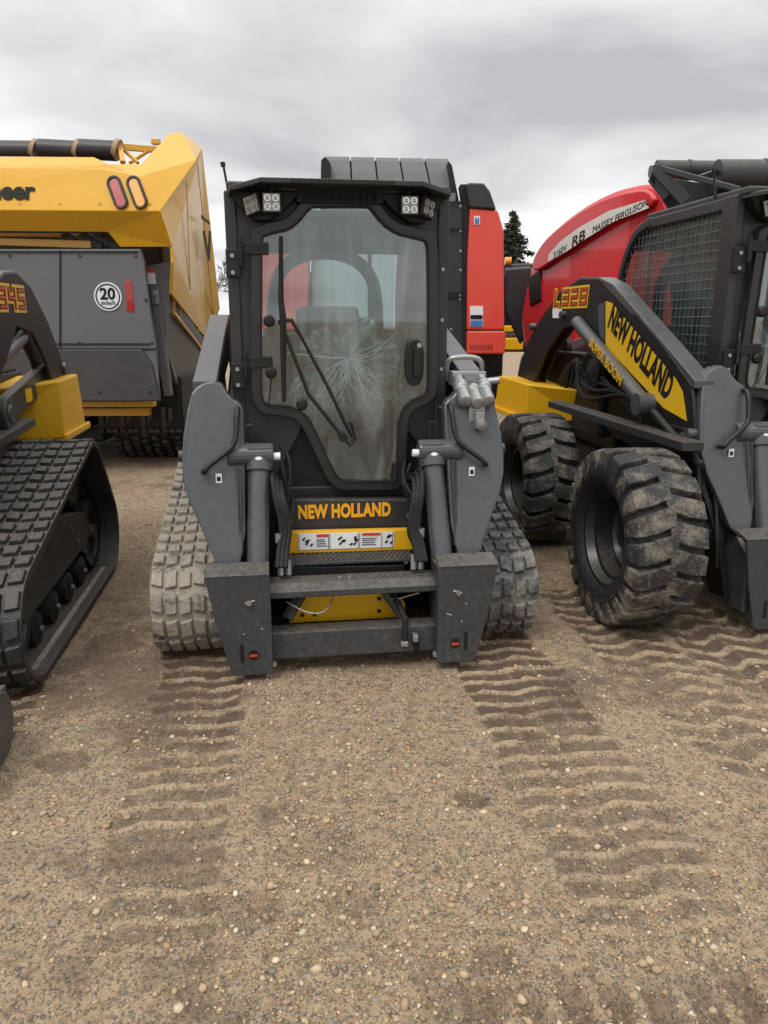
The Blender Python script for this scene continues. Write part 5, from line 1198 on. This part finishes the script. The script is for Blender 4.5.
def bare(loc, H, seed, label):
    rr = random.Random(seed); t = root('bare_tree', label, 'tree', loc=loc, group='leafless trees beyond the yard')
    m = MB(); tw = MB()
    def grow(p, d, ln, r, lvl, mm):
        q = p+d*ln; mm.tube([p, (p+q)/2+Vector((rr.gauss(0, .05), rr.gauss(0, .05), 0))*ln, q], [r, r*.8, r*.6], 5, False)
        if lvl == 0: return
        for _ in range(rr.choice((2, 3, 3, 4))):
            nd = (d+Vector((rr.gauss(0, .5), rr.gauss(0, .5), rr.gauss(.1, .3)))).normalized()
            grow(p+d*ln*rr.uniform(.5, 1), nd, ln*rr.uniform(.6, .85), max(.012, r*.55), lvl-1, tw)
    grow(Vector((0, 0, -.1)), Vector((0, 0, 1)), H*.26, H*.018, 0, m); grow(Vector((0, 0, H*.22)), Vector((0, 0, 1)), H*.22, H*.014, 6, m)
    m.build('trunk', 'bark', t); tw.build('crown', 'bark', t)
for i, (px, Yd, H) in enumerate(((217, 48, 6.6), (232, 55, 6.0))):
    c = at(px, 300, Yd); bare((c[0], Yd, 0), H, 3+i, ('leafless tree between the yellow baler and the centre cab' , 'leafless tree just left of the centre cab, mostly hidden by it')[i])

# ------------------------------------------------------------------ light and sky
w = bpy.data.worlds.new('World'); scn.world = w; w.use_nodes = True; nt = w.node_tree; N = nt.nodes; L = nt.links; N.clear()
sun_dir = Vector((-.35, -.55, .95)).normalized()
sky = N.new('ShaderNodeTexSky'); sky.sky_type = 'NISHITA'; sky.sun_disc = False; sky.sun_elevation = math.asin(sun_dir.z); sky.sun_rotation = math.atan2(sun_dir.x, sun_dir.y)
tcw = N.new('ShaderNodeTexCoord').outputs['Generated']; sep = N.new('ShaderNodeSeparateXYZ'); L.new(tcw, sep.inputs[0])
z_ = mth(nt, 'ADD', mth(nt, 'MAXIMUM', sep.outputs[2], 0.0), .16)
cmb = N.new('ShaderNodeCombineXYZ'); L.new(mth(nt, 'DIVIDE', sep.outputs[0], z_), cmb.inputs[0]); L.new(mth(nt, 'DIVIDE', sep.outputs[1], z_), cmb.inputs[1])
mp = N.new('ShaderNodeMapping'); mp.inputs['Location'].default_value = (5.1, 3.6, 0); mp.inputs['Scale'].default_value = (.8, .8, 1); L.new(cmb.outputs[0], mp.inputs[0])
cn = noise(nt, mp.outputs[0], .85, 8, .52, .3)
cn = mth(nt, 'ADD', cn, ramp(nt, sep.outputs[2], .10, .22, .05, -.03))
cl_ = mixc(nt, ramp(nt, cn, .36, .62), (.325, .327, .335), (.64, .64, .64))
# overcast skies are brighter toward the zenith
zen = ramp(nt, sep.outputs[2], .28, 1.0, 1.0, 2.5)
vm = N.new('ShaderNodeVectorMath'); vm.operation = 'SCALE'; L.new(cl_, vm.inputs[0]); L.new(zen, vm.inputs['Scale'])
b1 = N.new('ShaderNodeBackground'); L.new(sky.outputs[0], b1.inputs[0]); b1.inputs[1].default_value = .05
b2 = N.new('ShaderNodeBackground'); L.new(vm.outputs[0], b2.inputs[0]); b2.inputs[1].default_value = 1.0
mx = N.new('ShaderNodeMixShader'); mx.inputs[0].default_value = .92; L.new(b1.outputs[0], mx.inputs[1]); L.new(b2.outputs[0], mx.inputs[2])
o = N.new('ShaderNodeOutputWorld'); L.new(mx.outputs[0], o.inputs[0])
sl = bpy.data.lights.new('sun', 'SUN'); sl.energy = 1.0; sl.angle = math.radians(25); sl.color = (1, .97, .93)
so = bpy.data.objects.new('sun', sl); COL.objects.link(so); so.rotation_euler = (-sun_dir).to_track_quat('-Z', 'Y').to_euler()

cam = bpy.data.cameras.new('camera'); cam.sensor_fit = 'VERTICAL'; cam.sensor_height = 36; cam.lens = 36*FPX/1024; cam.clip_end = 3000; cam.clip_start = .05
cob = bpy.data.objects.new('camera', cam); COL.objects.link(cob); cob.location = (0, 0, CAMH); cob.rotation_euler = (PI/2-PITCH, 0, 0); scn.camera = cob
scn.render.resolution_x = 768; scn.render.resolution_y = 1024
vs_ = scn.view_settings; vs_.view_transform = 'Standard'; vs_.look = 'None'; vs_.gamma = 1; vs_.exposure = .80; vs_.use_curve_mapping = False
scn.cycles.max_bounces = 8; scn.cycles.transparent_max_bounces = 24
